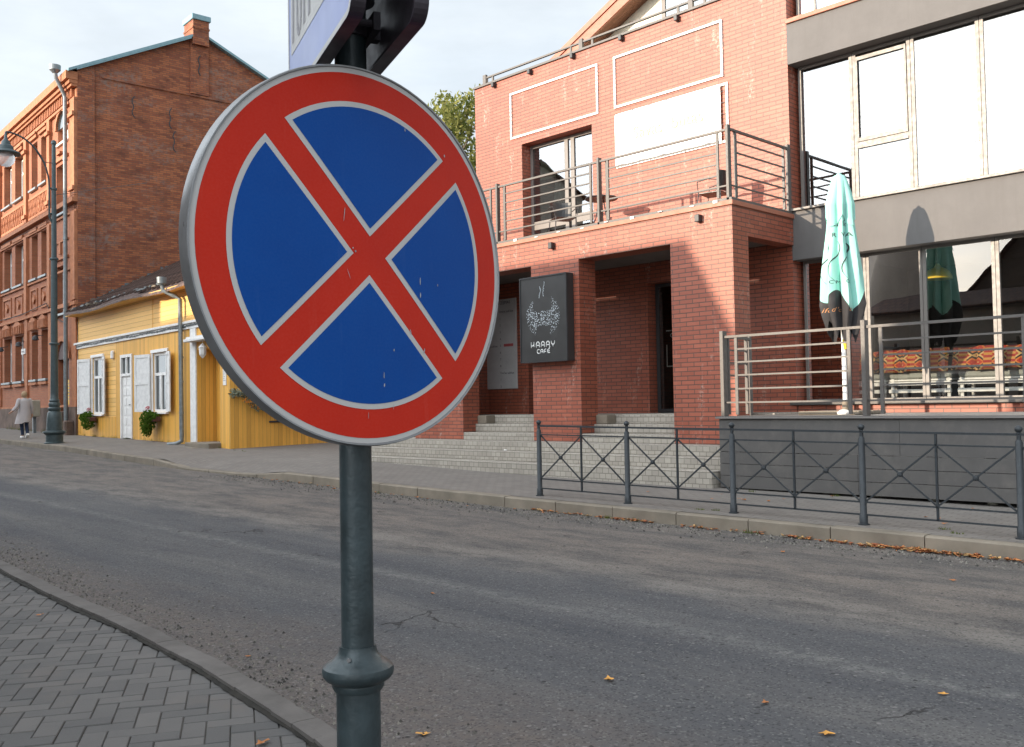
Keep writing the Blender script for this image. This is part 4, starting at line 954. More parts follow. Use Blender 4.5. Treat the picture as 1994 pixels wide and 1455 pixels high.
# ------------------------------------------------------------------ balcony furniture
def chair(x, y, z, rot, lab):
    F = Matrix.Translation((x, y, z)) @ Matrix.Rotation(rot, 4, 'Z')
    t_ = thing('balcony_chair', lab, 'chair', (0, 0, 0), F, 'black bistro chairs on the balcony')
    f = MB(); f.box(-.21, .21, -.21, .21, .42, .44, 0, .006); part('seat', f, BLACK, t_)
    f = MB(); n = 8
    for k in range(n): a = -.9+1.8*k/n; b = -.9+1.8*(k+1)/n; f.face([(.25*math.sin(a), .23*math.cos(a)-.02, .46), (.25*math.sin(b), .23*math.cos(b)-.02, .46), (.28*math.sin(b), .28*math.cos(b)-.02, .80), (.28*math.sin(a), .28*math.cos(a)-.02, .80)])
    part('backrest', f, BLACK, t_)
    for sx, sy in ((-1, -1), (1, -1), (-1, 1), (1, 1)):
        f = MB(); f.tube([(sx*.20, sy*.2, .43), (sx*.24, sy*.24, 0)], .010, 6); part('leg', f, INKD, t_)
    for sx in (-1, 1):
        f = MB(); f.tube([(sx*.21, -.2, .43), (sx*.26, -.2, .62), (sx*.27, 0, .65), (sx*.25, .17, .62)], .009, 6); part('armrest', f, INKD, t_)
chair(-12.55, 13.75, 4.656, R(60), 'black bistro chair in front of the balcony door, left of the round table')
chair(-9.35, 14.15, 4.656, R(-80), 'black bistro chair by the right end of the balcony railing')
tb = thing('balcony_table', 'small round dark bistro table on the balcony', 'table', (-11.9, 14.15, 4.656))
f = MB(); f.lathe([(.31, .76), (.32, .775), (.31, .79)], (-11.9, 14.15, 4.656), 32); part('tabletop', f, DARKF, tb, True)
for k in range(3):
    a = k*2.09; f = MB(); f.tube([(-11.9+.05*math.cos(a), 14.15+.05*math.sin(a), 5.41), (-11.9+.12*math.cos(a), 14.15+.12*math.sin(a), 5.05), (-11.9+.3*math.cos(a), 14.15+.3*math.sin(a), 4.656)], .012, 6); part('leg', f, INKD, tb)

# ------------------------------------------------------------------ street railing
G = thing('street_railing', 'dark iron street railing with crossed bars and ball-topped posts along the kerb', 'railing', (-4.8, 9.95, .13))
PXr = [-9.63, -8.02, -6.41, -4.79, -3.21, -1.6, 0, 1.6, 3.2]
gz = lambda x: FP(x, 9.95)
for x in PXr:
    f = MB(); z = gz(x); f.lathe([(.060, -.01), (.060, .012), (.044, .014), (.044, .10), (.036, .11), (.034, .93), (.029, .94), (.027, .945), (.0205, .95), (.0205, 1.0), (.026, 1.006), (.026, 1.015), (.016, 1.022)]+[(.036*math.sin(a), 1.052-.036*math.cos(a)) for a in (.5, .9, 1.3, 1.57, 1.9, 2.3, 2.7, 3.05)], (x, 9.95, z), 16); part('post', f, BLACKP, G, True)
for a, b in zip(PXr, PXr[1:]):
    f = MB(); za_, zb_ = gz(a), gz(b); xm = (a+b)/2; zm = (za_+zb_)/2
    for h, w in ((1.0, .030), (.877, .022), (.245, .022), (.11, .022)): f.bar((a, 9.95, za_+h), (b, 9.95, zb_+h), w, w*.8)
    f.bar((xm, 9.95, zm+.11), (xm, 9.95, zm+1.0), .022, .022)
    for p, q, zp, zq in ((a+.03, xm, za_, zm), (xm, b-.03, zm, zb_)):
        f.bar((p, 9.944, zp+.25), (q, 9.944, zq+.87), .014, .017); f.bar((p, 9.956, zp+.87), (q, 9.956, zq+.25), .014, .017)
        f.lathe([(.01, -.028), (.027, -.02), (.03, 0), (.027, .02), (.01, .028)], ((p+q)/2, 9.95, (zp+zq)/2+.56), 10)
    part('cross_panel', f, BLACKP, G)

# ================================================================== LEFT SIDE FRAME
FL = Matrix.Translation((-24, 12.52, 0)) @ Matrix.Rotation(math.atan2(-.0699, .99755), 4, 'Z')     # local x = -s, y = depth, z absolute
Y_ = thing('yellow_house', 'low yellow wooden house with white shutters and a sagging ribbed roof', 'house', (-6, 0, .5), FL)
h = [(-11.0, -9.85, 1.40, 3.42), (-5.05, -3.90, 1.45, 3.28), (-8.0, -6.90, .5, 3.37), (-1.62, -.10, .5, 3.30)]
f = MB(); f.wall(-8.55, .55, .3, 3.86, 0, .16, h); f.box(-12.8, -8.55, -.01, .16, .3, 1.32); f.box(.39, .55, .16, 3.1, .3, 3.86); f.box(-1.66, -1.62, .16, .62, .5, 3.3)
part('wall', f, YEL_V, Y_)
f = MB(); f.wall(-12.8, -8.55, 1.32, 3.86, .001, .16, h); part('wall', f, YEL_H, Y_)
f = MB(); f.wall(-12.8, .55, 4.04, 5.12, .0, .16); f.wall(0, 8, 4.0, 5.12, .39, .55, axis='x'); f.box(-5.12, -5.06, -.015, -.001, 4.05, 5.1); part('upper_wall', f, YEL_H, Y_)
f = MB(); f.box(-12.95, .62, -.10, .0, 3.98, 4.055, 0, .01); f.box(-12.95, .60, -.05, .0, 3.83, 3.98, 0, .006); f.box(.55, .62, 0, 6, 3.83, 4.05); part('cornice', f, OFFW, Y_)
f = MB(); x = -12.9; random.seed(9)
while x < .5:
    z = 3.925+.012*math.sin(x*3.1); f.box(x, x+.07, -.07, -.052, z-.025+random.uniform(-.012, .012), z+.02+random.uniform(-.012, .012)); x += .095
part('string_lights', f, ZINCD, Y_)
f = MB(); f.box(-12.88, -12.74, -.03, .02, .6, 5.1, 0, .004); f.box(-2.06, -1.66, -.04, .1, .55, 3.83, 0, .01); part('corner_board', f, OFFW, Y_)
f = MB(); f.box(-1.615, -.10, .55, .62, .5, 3.3); f.box(-1.61, -.11, .0, .6, 3.20, 3.3); part('porch_wall', f, YEL_V, Y_)
f = MB(); f.box(-1.0, -.12, .50, .545, .68, 2.85, 0, .006); dr = part('door', f, WHITE, Y_, label='plain white door in the porch recess')
f = MB(); f.box(-.94, -.91, .46, .50, 1.55, 1.80); f.box(-.94, -.83, .44, .46, 1.72, 1.74); part('handle', f, INKD, dr)
f = MB(); f.box(-1.0, -.12, .51, .54, 2.88, 3.18); part('transom_window', f, GLASSD, Y_)
f = MB(); f.box(-1.9, -.05, -.30, .0, 3.42, 3.50, 0, .01); f.box(-1.85, -.1, -.24, .0, 3.50, 3.56); part('porch_hood', f, OFFW, Y_)
f = MB(); f.lathe([(.02, .0), (.09, .10), (.10, .28), (.12, .29), (.05, .38), (.01, .42)], (-.95, -.12, 2.93), 6); f.bar((-.95, -.12, 3.34), (-.95, -.12, 3.42), .012); part('porch_lantern', f, OFFW, Y_)
f = MB(); f.box(-1.7, -.05, -.35, .5, .40, .60, 0, .02); f.box(-1.5, -.5, -.6, -.36, .35, .48, 0, .02); part('door_step', f, KERB, Y_)
for (x0, x1, z0, z1, zt) in ((-11.0, -9.85, 1.40, 3.42, 2.72), (-5.05, -3.90, 1.45, 3.28, 2.62)):
    xm = (x0+x1)/2
    w = window('window', Y_, x0, x1, z0, z1, .03, .09, mull=((xm, .08, z0+.09, zt-.04),), trans=((zt, .09),), fm=WHITE, gm=GLASSD, curtain=None)
    f = MB(); f.box(x0-.10, x0-.001, -.03, .03, z0, z1+.001, 0, .004); f.box(x1+.001, x1+.10, -.03, .03, z0, z1+.001, 0, .004); f.box(x0-.12, x1+.12, -.05, .03, z1+.002, z1+.10, 0, .004); f.box(x0-.12, x1+.12, -.10, .03, z0-.05, z0-.001, 0, .004); part('casing', f, WHITE, w)
    # shutters
    for (hx, s_, an, wd) in ((x0-.10, -1, R(12), .86), (x1+.10, 1, R(9), .52)):
        f = MB(); c, sn_ = math.cos(an), math.sin(an)
        def SB(a0, a1, b0, b1, za_, zb_, mi=0):
            i = len(f.v)
            for z in (za_, zb_):
                for a, b in ((a0, b0), (a1, b0), (a1, b1), (a0, b1)): f.v.append((hx+s_*(a*c), -.05-a*sn_-b, z))
            for q in ((0, 3, 2, 1), (4, 5, 6, 7), (0, 1, 5, 4), (1, 2, 6, 5), (2, 3, 7, 6), (3, 0, 4, 7)): f.f.append(tuple(i+k for k in q)); f.m.append(mi)
        SB(0, wd, 0, .018, z0+.02, z1-.02)
        for (za_, zb_) in ((z0+.02, z0+.12), (z1-.12, z1-.02), (zt-.3, zt-.2)): SB(0, wd, .019, .035, za_, zb_)
        for a0, a1 in ((0, .09), (wd-.09, wd)): SB(a0, a1, .019, .034, z0+.12, z1-.12)
        part('shutter', f, OFFW, Y_)
f = MB(); f.box(-8.0, -7.9, -.04, .1, .6, 3.37, 0, .004); f.box(-7.0, -6.9, -.04, .1, .6, 3.37, 0, .004); f.box(-7.9, -7.0, -.039, .1, 3.27, 3.37); f.box(-7.9, -7.0, -.03, .1, 2.66, 2.74); f.box(-7.48, -7.42, -.02, .08, 2.74, 3.27); part('door_frame', f, WHITE, Y_)
f = MB(); f.box(-7.9, -7.0, .03, .06, 2.74, 3.27); part('transom_window', f, GLASSD, Y_)
f = MB(); f.box(-7.9, -7.0, .02, .07, .62, 2.66)
for k in range(6):
    for q in (0, 1): xa = -7.82+q*.42; za_ = .72+k*.325; f.box(xa, xa+.30, .005, .019, za_, za_+.24, 0, .008)
dr = part('door', f, WHITE, Y_, label='white panelled front door'); f = MB(); f.box(-7.08, -7.05, -.01, .02, 1.55, 1.8); f.box(-7.2, -7.06, -.03, -.012, 1.70, 1.72); part('handle', f, ZINCD, dr)
f = MB(); f.box(-8.83, -8.65, -.09, .0, 3.28, 3.56, 0, .03); part('alarm_box', f, WHITE, Y_)
# roof
rz = lambda y: 5.12+.535*(y+.45)
f = MB(); NX, NY = 80, 14; idx = {}
for i in range(NX+1):
    for j in range(NY+1):
        x = -12.74+14.0*i/NX; y = -.48+6.6*j/NY; z = rz(y)+.05*math.sin(x*.9+1)*math.exp(-j*.5)-.08*math.sin(math.pi*(x+12.7)/15)*math.exp(-j*.3)+random.uniform(-.008, .008)
        idx[i, j] = len(f.v); f.v.append((x, y, z))
for i in range(NX):
    for j in range(NY): f.f.append((idx[i, j], idx[i+1, j], idx[i+1, j+1], idx[i, j+1])); f.m.append(0)
n0 = len(f.v)
f.v += [(x, y, z-.06) for x, y, z in f.v[:n0]]
for i in range(NX):
    for j in range(NY): f.f.append((n0+idx[i, j], n0+idx[i, j+1], n0+idx[i+1, j+1], n0+idx[i+1, j])); f.m.append(0)
for i in range(NX):
    for j in (0, NY): a, b = idx[i, j], idx[i+1, j]; f.f.append((a, b, b+n0, a+n0)); f.m.append(0)
for j in range(NY):
    for i in (0, NX): a, b = idx[i, j], idx[i, j+1]; f.f.append((a, b, b+n0, a+n0)); f.m.append(0)
x = -12.6
while x < 1.2:
    pts = []
    for j in range(8): y = -.46+6.5*j/7; pts.append((x, y, rz(y)+.03+.05*math.sin(x*.9+1)*math.exp(-j)))
    for p, q in zip(pts, pts[1:]): f.bar(p, q, .035, .05)
    x += .38
f.prism([(6.1, rz(6.1)-.05), (12, 5.0), (12, 4.9), (6.1, rz(6.1)-.2)], -12.74, 1.2, 'x')
part('roof', f, ROOFY, Y_)
f = MB(); f.box(-12.8, .55, -.42, .05, 5.02, 5.05); f.prism([(0, 5.0), (6.1, rz(6.1)-.1), (11.9, 5.0)], .40, .54, 'x'); f.box(-12.75, .5, 7.9, 8, .3, 5); part('eaves_board', f, YEL_H, Y_)
random.seed(21)
for k in range(26):
    f = MB(); x = random.uniform(-12.5, -3.6); y = random.uniform(-.46, -.1); w_ = random.uniform(.10, .5); z = rz(y)+.05; f.prism([(x, z), (x+w_, z+random.uniform(-.02, .03)), (x+w_, z+random.uniform(.03, .07)), (x+w_*.4, z+.06), (x, z+.03)], y, y+.12, 'y'); part('loose_roof_sheet', f, ZINCD if k % 3 else BARK, Y_)
for k in range(30):
    f = MB(); y = random.uniform(-.3, 3.4); x = -12.70+random.uniform(0, .22); z = rz(y)+.02; w_ = random.uniform(.06, .2); f.prism([(x, z), (x+w_, z), (x+w_*.8, z+random.uniform(.02, .1)), (x+.02, z+random.uniform(.03, .14))], y, y+random.uniform(.08, .25), 'y'); part('ridge_rubble', f, STONE if k % 2 else ZINCD, Y_)
f = MB(); f.tube([(-2.82, -.55, 5.22), (-2.82, -.52, 4.98), (-2.60, -.24, 4.80), (-2.50, -.14, 4.72), (-2.50, -.12, .80), (-2.50, -.12, .62), (-2.56, -.25, .54), (-2.72, -.45, .52)], .062, 12); f.lathe([(.07, 0), (.13, .06), (.14, .24), (.12, .24)], (-2.82, -.55, 5.12), 14)
for z in (1.4, 2.3, 3.0, 3.9): f.tube([(-2.5, -.12, z), (-2.5, -.12, z+.06)], .070, 12)
part('downpipe', f, ZINC, Y_, True)
# leaf-sized quads in a blob
def leaves(mb, c, r, n, s, mi=0, fl=1., seed=0):
    rnd = random.Random(seed)
    for k in range(n):
        while True:
            p = Vector((rnd.uniform(-1, 1), rnd.uniform(-1, 1), rnd.uniform(-1, 1)))
            if p.length < 1: break
        p = Vector((c[0]+p.x*r[0], c[1]+p.y*r[1], c[2]+p.z*r[2])); a = Vector((rnd.gauss(0, 1), rnd.gauss(0, 1), rnd.gauss(0, 1))).normalized(); b = a.cross(Vector((rnd.gauss(0, 1), rnd.gauss(0, 1), rnd.gauss(0, 1)))).normalized(); q = s*rnd.uniform(.6, 1.3)
        mb.face([p-a*q, p+b*q*.5, p+a*q, p-b*q*.5], mi)
for nm, x, z, lab in (('a', -10.7, 1.22, 'hanging basket of trailing green geraniums under the left shuttered window'), ('b', -4.6, 1.22, 'hanging basket of green geraniums with red bloom under the right shuttered window')):
    t_ = thing('flower_basket', lab, 'flower basket', (x, -.2, z-.2), FL, 'flower baskets under the yellow house windows')
    f = MB(); f.box(x-.38, x+.38, -.32, -.08, z-.05, z+.10, 0, .02); part('planter', f, PM('planter_brown'+nm, (.10, .04, .03), .8), t_)
    f = MB(); leaves(f, (x+(.05 if nm == 'a' else -.18), -.27, z-.02), (.36, .24, .34), 700, .045, seed=3); leaves(f, (x+(-.3 if nm == 'a' else .15), -.27, z+.1), (.3, .2, .16), 350, .05, seed=4)
    if nm == 'b': leaves(f, (x-.30, -.27, z-.28), (.2, .16, .25), 260, .045, seed=14)
    part('foliage', f, POTG, t_, merge=False)
    f = MB(); leaves(f, (x+(.1 if nm == 'a' else -.22), -.27, z+.36), (.08, .08, .07), 50, .03, seed=5); part('bloom', f, REDF, t_, merge=False)
t_ = thing('flower_garland', 'hanging garland of grey green leaves and orange flowers on the yellow side wall', 'garland', (.62, 1, 1.6), FL)
f = MB()
for k in range(14): q = k/13; leaves(f, (.70, .02+2.0*q, 1.92-.75*q+.1*math.sin(k)), (.12, .14, .13), 60, .045, seed=k)
part('foliage', f, GRYG, t_, merge=False); f = MB()
for k in range(12): q = k/11; leaves(f, (.78, .3+1.4*q, 1.75-.55*q+.08*math.sin(k*2)), (.05, .1, .1), 8, .035, seed=k+40)
part('bloom', f, ORF, t_, merge=False)
f = MB(); f.box(.56, .60, 1.1, 2.6, 1.12, 1.17, 0, .01); part('wall_rail', f, INKD, Y_)
f = MB(); f.box(.14, .34, -.02, -.002, 2.15, 2.62); nt_ = thing('paper_notice', 'white paper notice pinned beside the porch of the yellow house', 'notice', (.24, -.01, 2.15), FL); part('sheet', f, PAPER, nt_)
f = MB()
for k in range(6): f.box(.17, .17+random.uniform(.07, .14), -.023, -.021, 2.52-k*.05, 2.535-k*.05)
part('printed_lines', f, INKG, nt_)

# ------------------------------------------------------------------ old brick apartment house
A = thing('brick_apartment_house', 'old three storey red brick house with ornate facade and bare gable end', 'building', (-20, 0, .6), FL)
X1 = -12.78; X0 = -44.0; EV = 14.30
S2X = lambda s: -s
cols = [(18.15, 19.15), (16.65, 17.65), (20.6, 21.95), (22.5, 23.93)]
cols = [(16.70, 17.66), (18.20, 19.15), (20.5, 21.9), (22.5, 23.9), (25.3, 26.3), (26.9, 27.9), (29.3, 30.7), (31.3, 32.7)]
holes = []
for a, b in cols: holes += [(-b, -a, 10.85, 12.86), (-b, -a, 7.05, 8.95), (-b, -a, 2.83, 4.88)]
bayR = [(-15.46, -14.05, 9.17, 11.16), (-15.6, -14.1, 5.27, 7.2), (-15.3, -13.85, .4, 3.58), (-15.23, -13.9, 11.98, 12.6)]
holes += bayR
f = MB(); f.wall(X0, X1, .3, 13.3, 0, .45, holes)
part('facade', f, BRF, A)
# gable end wall
f = MB(); f.prism([(0.0, .3), (9.6, .3), (9.6, 14.75), (4.75, 16.75), (0.0, 14.45)], X1-.4, X1+.0, 'x')
gw = part('gable_wall', f, BRO, A)
f = MB(); f.prism([(0, .3), (.62, .3), (.62, 14.55), (0, 14.4)], X1+.001, X1+.07, 'x'); f.prism([(.9, 14.2), (9.4, 14.2), (9.4, 14.28), (.9, 14.28)], X1+.001, X1+.05, 'x'); f.prism([(4.35, 14.3), (5.1, 14.3), (5.1, 16.7), (4.35, 16.55)], X1+.001, X1+.08, 'x'); f.box(X1, X1+.03, .62, .70, 9.4, 11.0)
part('gable_pilaster', f, BRO, A)
f = MB()     # iron wall anchors
for t_, z in ((2.1, 13.3), (3.55, 13.1), (4.75, 15.5), (5.6, 13.1), (3.7, 12.2)):
    pts = [(X1+.10, t_+.10*math.sin(k*.9)*(1 if k > 3 else -1), z-.42+.12*k) for k in range(8)]; f.tube(pts, .022, 5)
part('wall_anchor', f, INKD, A)
f = MB(); f.box(X0, X1-.1, .45, 9.5, .3, 14.2); part('inner_core', f, DARKI, A)
f = MB(); f.prism([(-.35, 14.28), (4.75, 16.86), (9.9, 14.6), (9.9, 14.5), (4.75, 16.76), (-.35, 14.18)], X0, X1+.22, 'x'); f.prism([(-.05, 14.40), (4.35, 16.62), (4.35, 16.50), (-.05, 14.28)], X1+.16, X1+.215, 'x')
part('roof', f, TEALR, A)
f = MB(); f.box(X1-.70, X1+.235, 4.40, 5.06, 16.3, 17.30); f.box(X1-.73, X1+.255, 4.37, 5.09, 16.95, 17.02); ch = part('chimney', f, BRO, A)
f = MB(); f.box(X1-.75, X1+.29, 4.34, 5.13, 17.30, 17.52, 0, .015); part('chimney_cap', f, TEALR, ch)
# facade trims
f = MB()
for a, b, z0, z1, d in ((X0, X1+.12, 13.92, 14.22, .42), (X0, X1+.1, 13.78, 13.92, .30), (X0, X1+.08, 13.68, 13.78, .22), (X0, X1+.06, 13.2, 13.3, .12), (X0, X1+.06, 9.36, 9.52, .20), (X0, X1+.05, 9.52, 9.60, .12), (X0, X1+.06, 9.0, 9.08, .07), (X0, X1+.05, 6.90, 6.98, .08), (X0, X1+.07, 5.50, 5.62, .14), (X0, X1+.05, 5.62, 5.68, .07), (X0, X1+.05, 1.7, 1.78, .06)):
    f.box(a, b, -d, -.001, z0, z1)
f.box(X0, X1+.03, -.02, -.002, 13.3, 14.2)
x = X1-.2
while x > X0:
    bay = (x > -16.2) or True
    f.box(x-.10, x, -.14, -.021, 13.34, 13.66); f.box(x-.10, x+.02, -.08, -.021, 13.18, 13.34) if int((x*10)) % 2 else None
    x -= .24
for s0, s1, zt in ((12.74, 13.25, 13.2), (16.05, 16.42, 13.2), (19.6, 20.0, 13.2), (24.3, 24.75, 13.2), (28.2, 28.6, 13.2), (33.1, 33.5, 13.2), (37.4, 37.8, 13.2), (42.3, 42.7, 13.2)):
    for z0, z1, d in ((9.62, zt, .12), (5.7, 9.0, .12), (.3, 5.5, .08)): f.box(-s1, -s0, -d, -.001, z0, z1)
    f.box(-s1-.05, -s0+.05, -.2, -.121, 12.6, 12.75); f.box(-s1-.05, -s0+.05, -.2, -.121, 9.8, 9.95)
part('cornice', f, BRT, A)
for a, b in cols:
    x0, x1 = -b, -a; xm = (x0+x1)/2
    for z1 in (12.86, 8.95):
        f = MB(); f.box(x0-.12, x1+.12, -.10, -.002, z1+.12, z1+.26); f.box(x0-.18, x1+.18, -.16, -.002, z1+.26, z1+.33) if z1 > 10 else None
        part('window_hood', f, BRT, A)
    f = MB(); f.prism([(x0-.05, 4.95), (x1+.05, 4.95), (x1-.02, 5.35), (xm, 5.55), (x0+.02, 5.35)], -.12, -.002, 'y')
    for q in range(5): xx = x0+(x1-x0)*(q+.5)/5; f.box(xx-.05, xx+.05, -.17, -.119, 4.96, 5.30)
    part('keystone_hood', f, BRT, A); f = MB(); f.box(x0-.12, x1+.12, -.12, -.002, 2.66, 2.76); part('sill_course', f, BRT, A)
    f = MB(); f.wall(x0, x1, 5.80, 6.68, -.05, -.002, [(x0+.07, x1-.07, 5.87, 6.62)]); f.prism([(xm-.2, 6.24), (xm, 6.04), (xm+.2, 6.24), (xm, 6.44)], -.07, -.002, 'y'); part('diamond_panel', f, BRT, A)
    f = MB(); n = 6
    for q in range(n+1):
        xx = x0-.2+(x1-x0+.4)*q/n; f.bar((xx-.1, -.03, 9.75), (xx+.14, -.03, 10.5), .05, .05); f.bar((xx+.14, -.03, 9.75), (xx-.1, -.03, 10.5), .05, .045)
    f.box(x0-.3, x1+.3, -.06, -.002, 10.5, 10.58); f.box(x0-.3, x1+.3, -.06, -.002, 9.66, 9.76); part('lattice_frieze', f, BRT, A)
for bx in ((-15.75, -13.8, -.08, -.002, 11.30, 11.42), (-15.75, -13.8, -.08, -.002, 7.42, 7.5), (-15.7, -13.8, -.05, -.002, 8.1, 8.17), (-14.95, -14.75, -.07, -.002, 7.65, 8.1), (-15.1, -14.6, -.12, -.002, 11.55, 11.65)):
    f = MB(); f.box(*bx); part('brick_trim', f, BRT, A)
f = MB()   # arched heads
for xc, zc, r_, w_ in ((-14.57, 12.58, .68, .16), (-14.57, 3.55, .78, .22)):
    n = 12
    for k in range(n):
        a0, a1 = math.pi*k/n, math.pi*(k+1)/n; q = lambda a, rr_: (xc+rr_*math.cos(a), zc+rr_*.9*math.sin(a))
        f.prism([q(a0, r_), q(a0, r_+w_), q(a1, r_+w_), q(a1, r_)], -.09, -.002, 'y')
part('arch', f, BRT, A)
f = MB()
for xc, zc, r_ in ((-14.57, 12.58, .66),):
    f.prism([(xc+r_*math.cos(a*math.pi/12), zc+r_*.9*math.sin(a*math.pi/12)) for a in range(13)], -.004, .05, 'y')
part('arched_window', f, GLASSD, A)
f = MB(); f.prism([(-14.57+.74*math.cos(a*math.pi/12), 3.55+.66*math.sin(a*math.pi/12)) for a in range(13)], -.006, .04, 'y'); f.box(-15.3, -13.85, .18, .26, .4, 3.58); part('front_door', f, DOORR, A)
f = MB(); f.box(-15.2, -14.0, .17, .179, 2.6, 2.66); f.box(-15.0, -14.6, .165, .179, 1.0, 2.4); part('door_panel', f, DOORR, A)
def awin(x0, x1, z0, z1, nm='window', blue=False):
    w = window(nm, A, x0+.02, x1-.02, z0+.06, z1-.02, .26, .10, mull=(((x0+x1)/2, .09),), trans=((z0+(z1-z0)*.66, .11),), fm=WHITE, gm=GLASSD)
    f = MB(); f.box(x0-.08, x1+.08, -.13, .26, z0-.04, z0+.055, 0, .01); part('sill', f, ZINC, w)
for a, b in cols:
    for z0, z1 in ((10.85, 12.86), (7.05, 8.95), (2.83, 4.88)): awin(-b, -a, z0, z1)
for x0, x1, z0, z1 in (bayR[0], bayR[1]): awin(x0, x1, z0, z1)
f = MB(); f.box(-15.23, -13.9, .2, .28, 11.98, 12.6); f.box(-15.3, -13.85, -.1, .2, 11.9, 11.98); part('window', f, WHITE, A)
f = MB(); f.box(X0, -15.9, -.10, -.002, .3, 1.7); f.box(-13.6, X1+.05, -.09, -.002, .3, 1.7); part('plinth', f, STONE, A)
for x, z1 in ((-13.42, 14.35), (-24.9, 14.35)):
    f = MB(); f.tube([(x+.1, -.62, 14.30), (x+.1, -.58, 14.05), (x, -.28, 13.55), (x, -.24, 13.4), (x, -.24, .95)], .075, 12); f.lathe([(.08, 0), (.2, .12), (.21, .3), (.18, .3)], (x+.1, -.62, 14.22), 14)
    for z in (2.2, 5, 8, 11): f.tube([(x, -.24, z), (x, -.24, z+.08)], .088, 12)
    part('downpipe', f, ZINC, A, True)
f = MB(); f.tube([(-15.95, -.05, 6.0), (-15.9, -.05, 5.3), (-14.3, -.06, 4.95), (-14.0, -.06, 5.4), (-14.0, -.06, 7.9)], .018, 5); f.tube([(-24, -.2, 5.75), (-20, -.2, 5.7), (-16.2, -.2, 5.85), (-15.95, -.06, 5.4)], .018, 5); part('cable', f, CABLE, A)
f = MB()
for x, z in ((-23.2, 4.4), (-20.05, 4.45), (-17.4, 4.55)): f.lathe([(.02, .1), (.10, .05), (.13, -.08), (.03, -.12)], (x, -.30, z), 10); f.bar((x, -.3, z+.08), (x, 0, z+.12), .03)
part('wall_lamp', f, INKD, A)
f = MB(); f.box(-20.35, -19.75, -.13, -.085, 4.02, 4.25); st = single('street_name_plate', f, WHITE, 'small white street name plate on the old brick facade', 'name plate', (-20.05, -.1, 4.02), FL)
f = MB(); addmesh(f, textmesh('Vytauto g.', .11, .0008), Matrix.Translation((-20.05, -.132, 4.10)) @ XZ); me = f.mesh('plate_lettering', INKD); me.transform(Matrix.Translation((20.05, .1, -4.02))); o = bpy.data.objects.new('plate_lettering', me); COL.objects.link(o); o.parent = st
f = MB(); f.box(-14.55, -14.1, .14, .165, 1.75, 2.75); ys = single('yellow_notice', f, YSIGN, 'yellow notice fixed on the dark red door of the brick house', 'notice', (-14.3, .15, 1.75), FL)
f = MB(); [f.box(-14.5, -14.15-random.uniform(0, .1), .136, .1385, 2.6-k*.12, 2.63-k*.12) for k in range(6)]; me = f.mesh('printed_lines', INKG); me.transform(Matrix.Translation((14.3, -.15, -1.75))); o = bpy.data.objects.new('printed_lines', me); COL.objects.link(o); o.parent = ys
mb_ = thing('meter_box', 'beige electricity meter box on a grey post by the brick facade', 'meter box', (-16.6, -.55, .6), FL)
f = MB(); f.box(-16.95, -16.25, -.70, -.40, 1.35, 2.0, 0, .02); part('cabinet', f, BEIGE, mb_)
f = MB(); f.box(-16.66, -16.54, -.6, -.48, .5, 1.35); part('leg', f, ZINC, mb_)
f = MB(); f.box(-13.95, -13.75, -.45, -.05, .4, 1.55, 0, .05); f.box(-13.3, -12.95, -.4, -.05, .4, 1.2, 0, .06); single('stone_bollard', f, STONE, 'rough stone block standing between brick house and yellow house', 'stone block', (-13.4, -.2, .5), FL)

# ------------------------------------------------------------------ street lamp
LX, LY = -31.3, 10.72; LZ = FP(LX, LY)
L = thing('street_lamp', 'tall dark green cast iron street lamp with curved arm in front of the brick house', 'street lamp', (LX, LY, LZ))
f = MB(); f.lathe([(.30, -.02), (.30, .02), (.25, .05), (.25, .26), (.34, .34), (.33, .38), (.24, .40), (.22, .75), (.20, .95), (.16, 1.0), (.19, 1.04), (.19, 1.09), (.15, 1.13), (.17, 1.18), (.17, 1.23), (.14, 1.28), (.155, 1.33), (.12, 1.38), (.115, 1.55)], (LX, LY, LZ), 24); part('base', f, LAMPG, L, True)
f = MB(); f.lathe([(.115, 1.55), (.105, 3.05), (.15, 3.07), (.15, 3.11), (.10, 3.14), (.09, 5.7), (.13, 5.72), (.13, 5.76), (.078, 5.80), (.07, 7.9), (.09, 7.92), (.09, 7.98), (.062, 8.0), (.058, 9.35), (.08, 9.37), (.07, 9.46), (.01, 9.50)], (LX, LY, LZ), 16); part('pole', f, LAMPG, L, True)
f = MB(); pts = [(LX, LY-.02, 7.35), (LX, LY-.14, 7.6), (LX, LY-.14, 8.5)]
for k in range(13): a = math.pi/2*k/12; pts.append((LX, LY-.14-1.2*(1-math.cos(a)), 8.55+1.5*math.sin(a)))
pts += [(LX, 9.33, 10.04)]; f.tube(pts, .028, 8); f.tube([(LX, LY, 8.5), (LX, LY-.14, 8.5)], .03, 6); f.tube([(LX, LY, 7.7), (LX, LY-.14, 7.7)], .03, 6); f.tube([(LX, 10.2, 9.6), (LX, 10.4, 9.3), (LX, LY, 9.3)], .012, 6); part('arm', f, LAMPG, L, True)
f = MB(); f.lathe([(.40, 9.36), (.42, 9.38), (.38, 9.43), (.22, 9.50), (.21, 9.60), (.13, 9.66), (.12, 9.74), (.05, 9.82), (.03, 10.04)], (LX, 9.33, 0), 24); part('lamp_shade', f, LAMPG, L, True)
f = MB(); f.lathe([(.21, 9.37), (.25, 9.30), (.255, 9.20), (.22, 9.08), (.13, 9.0), (.03, 8.97)], (LX, 9.33, 0), 20); part('globe', f, GLOBE, L, True)
f = MB(); f.tube([(LX, LY, 8.0), (LX-6, 12.6, 8.6), (LX-14, 13.4, 8.9)], .01, 4); f.tube([(LX, LY, 8.3), (LX+3.2, 12.3, 8.35)], .008, 4); part('cable', f, CABLE, L)

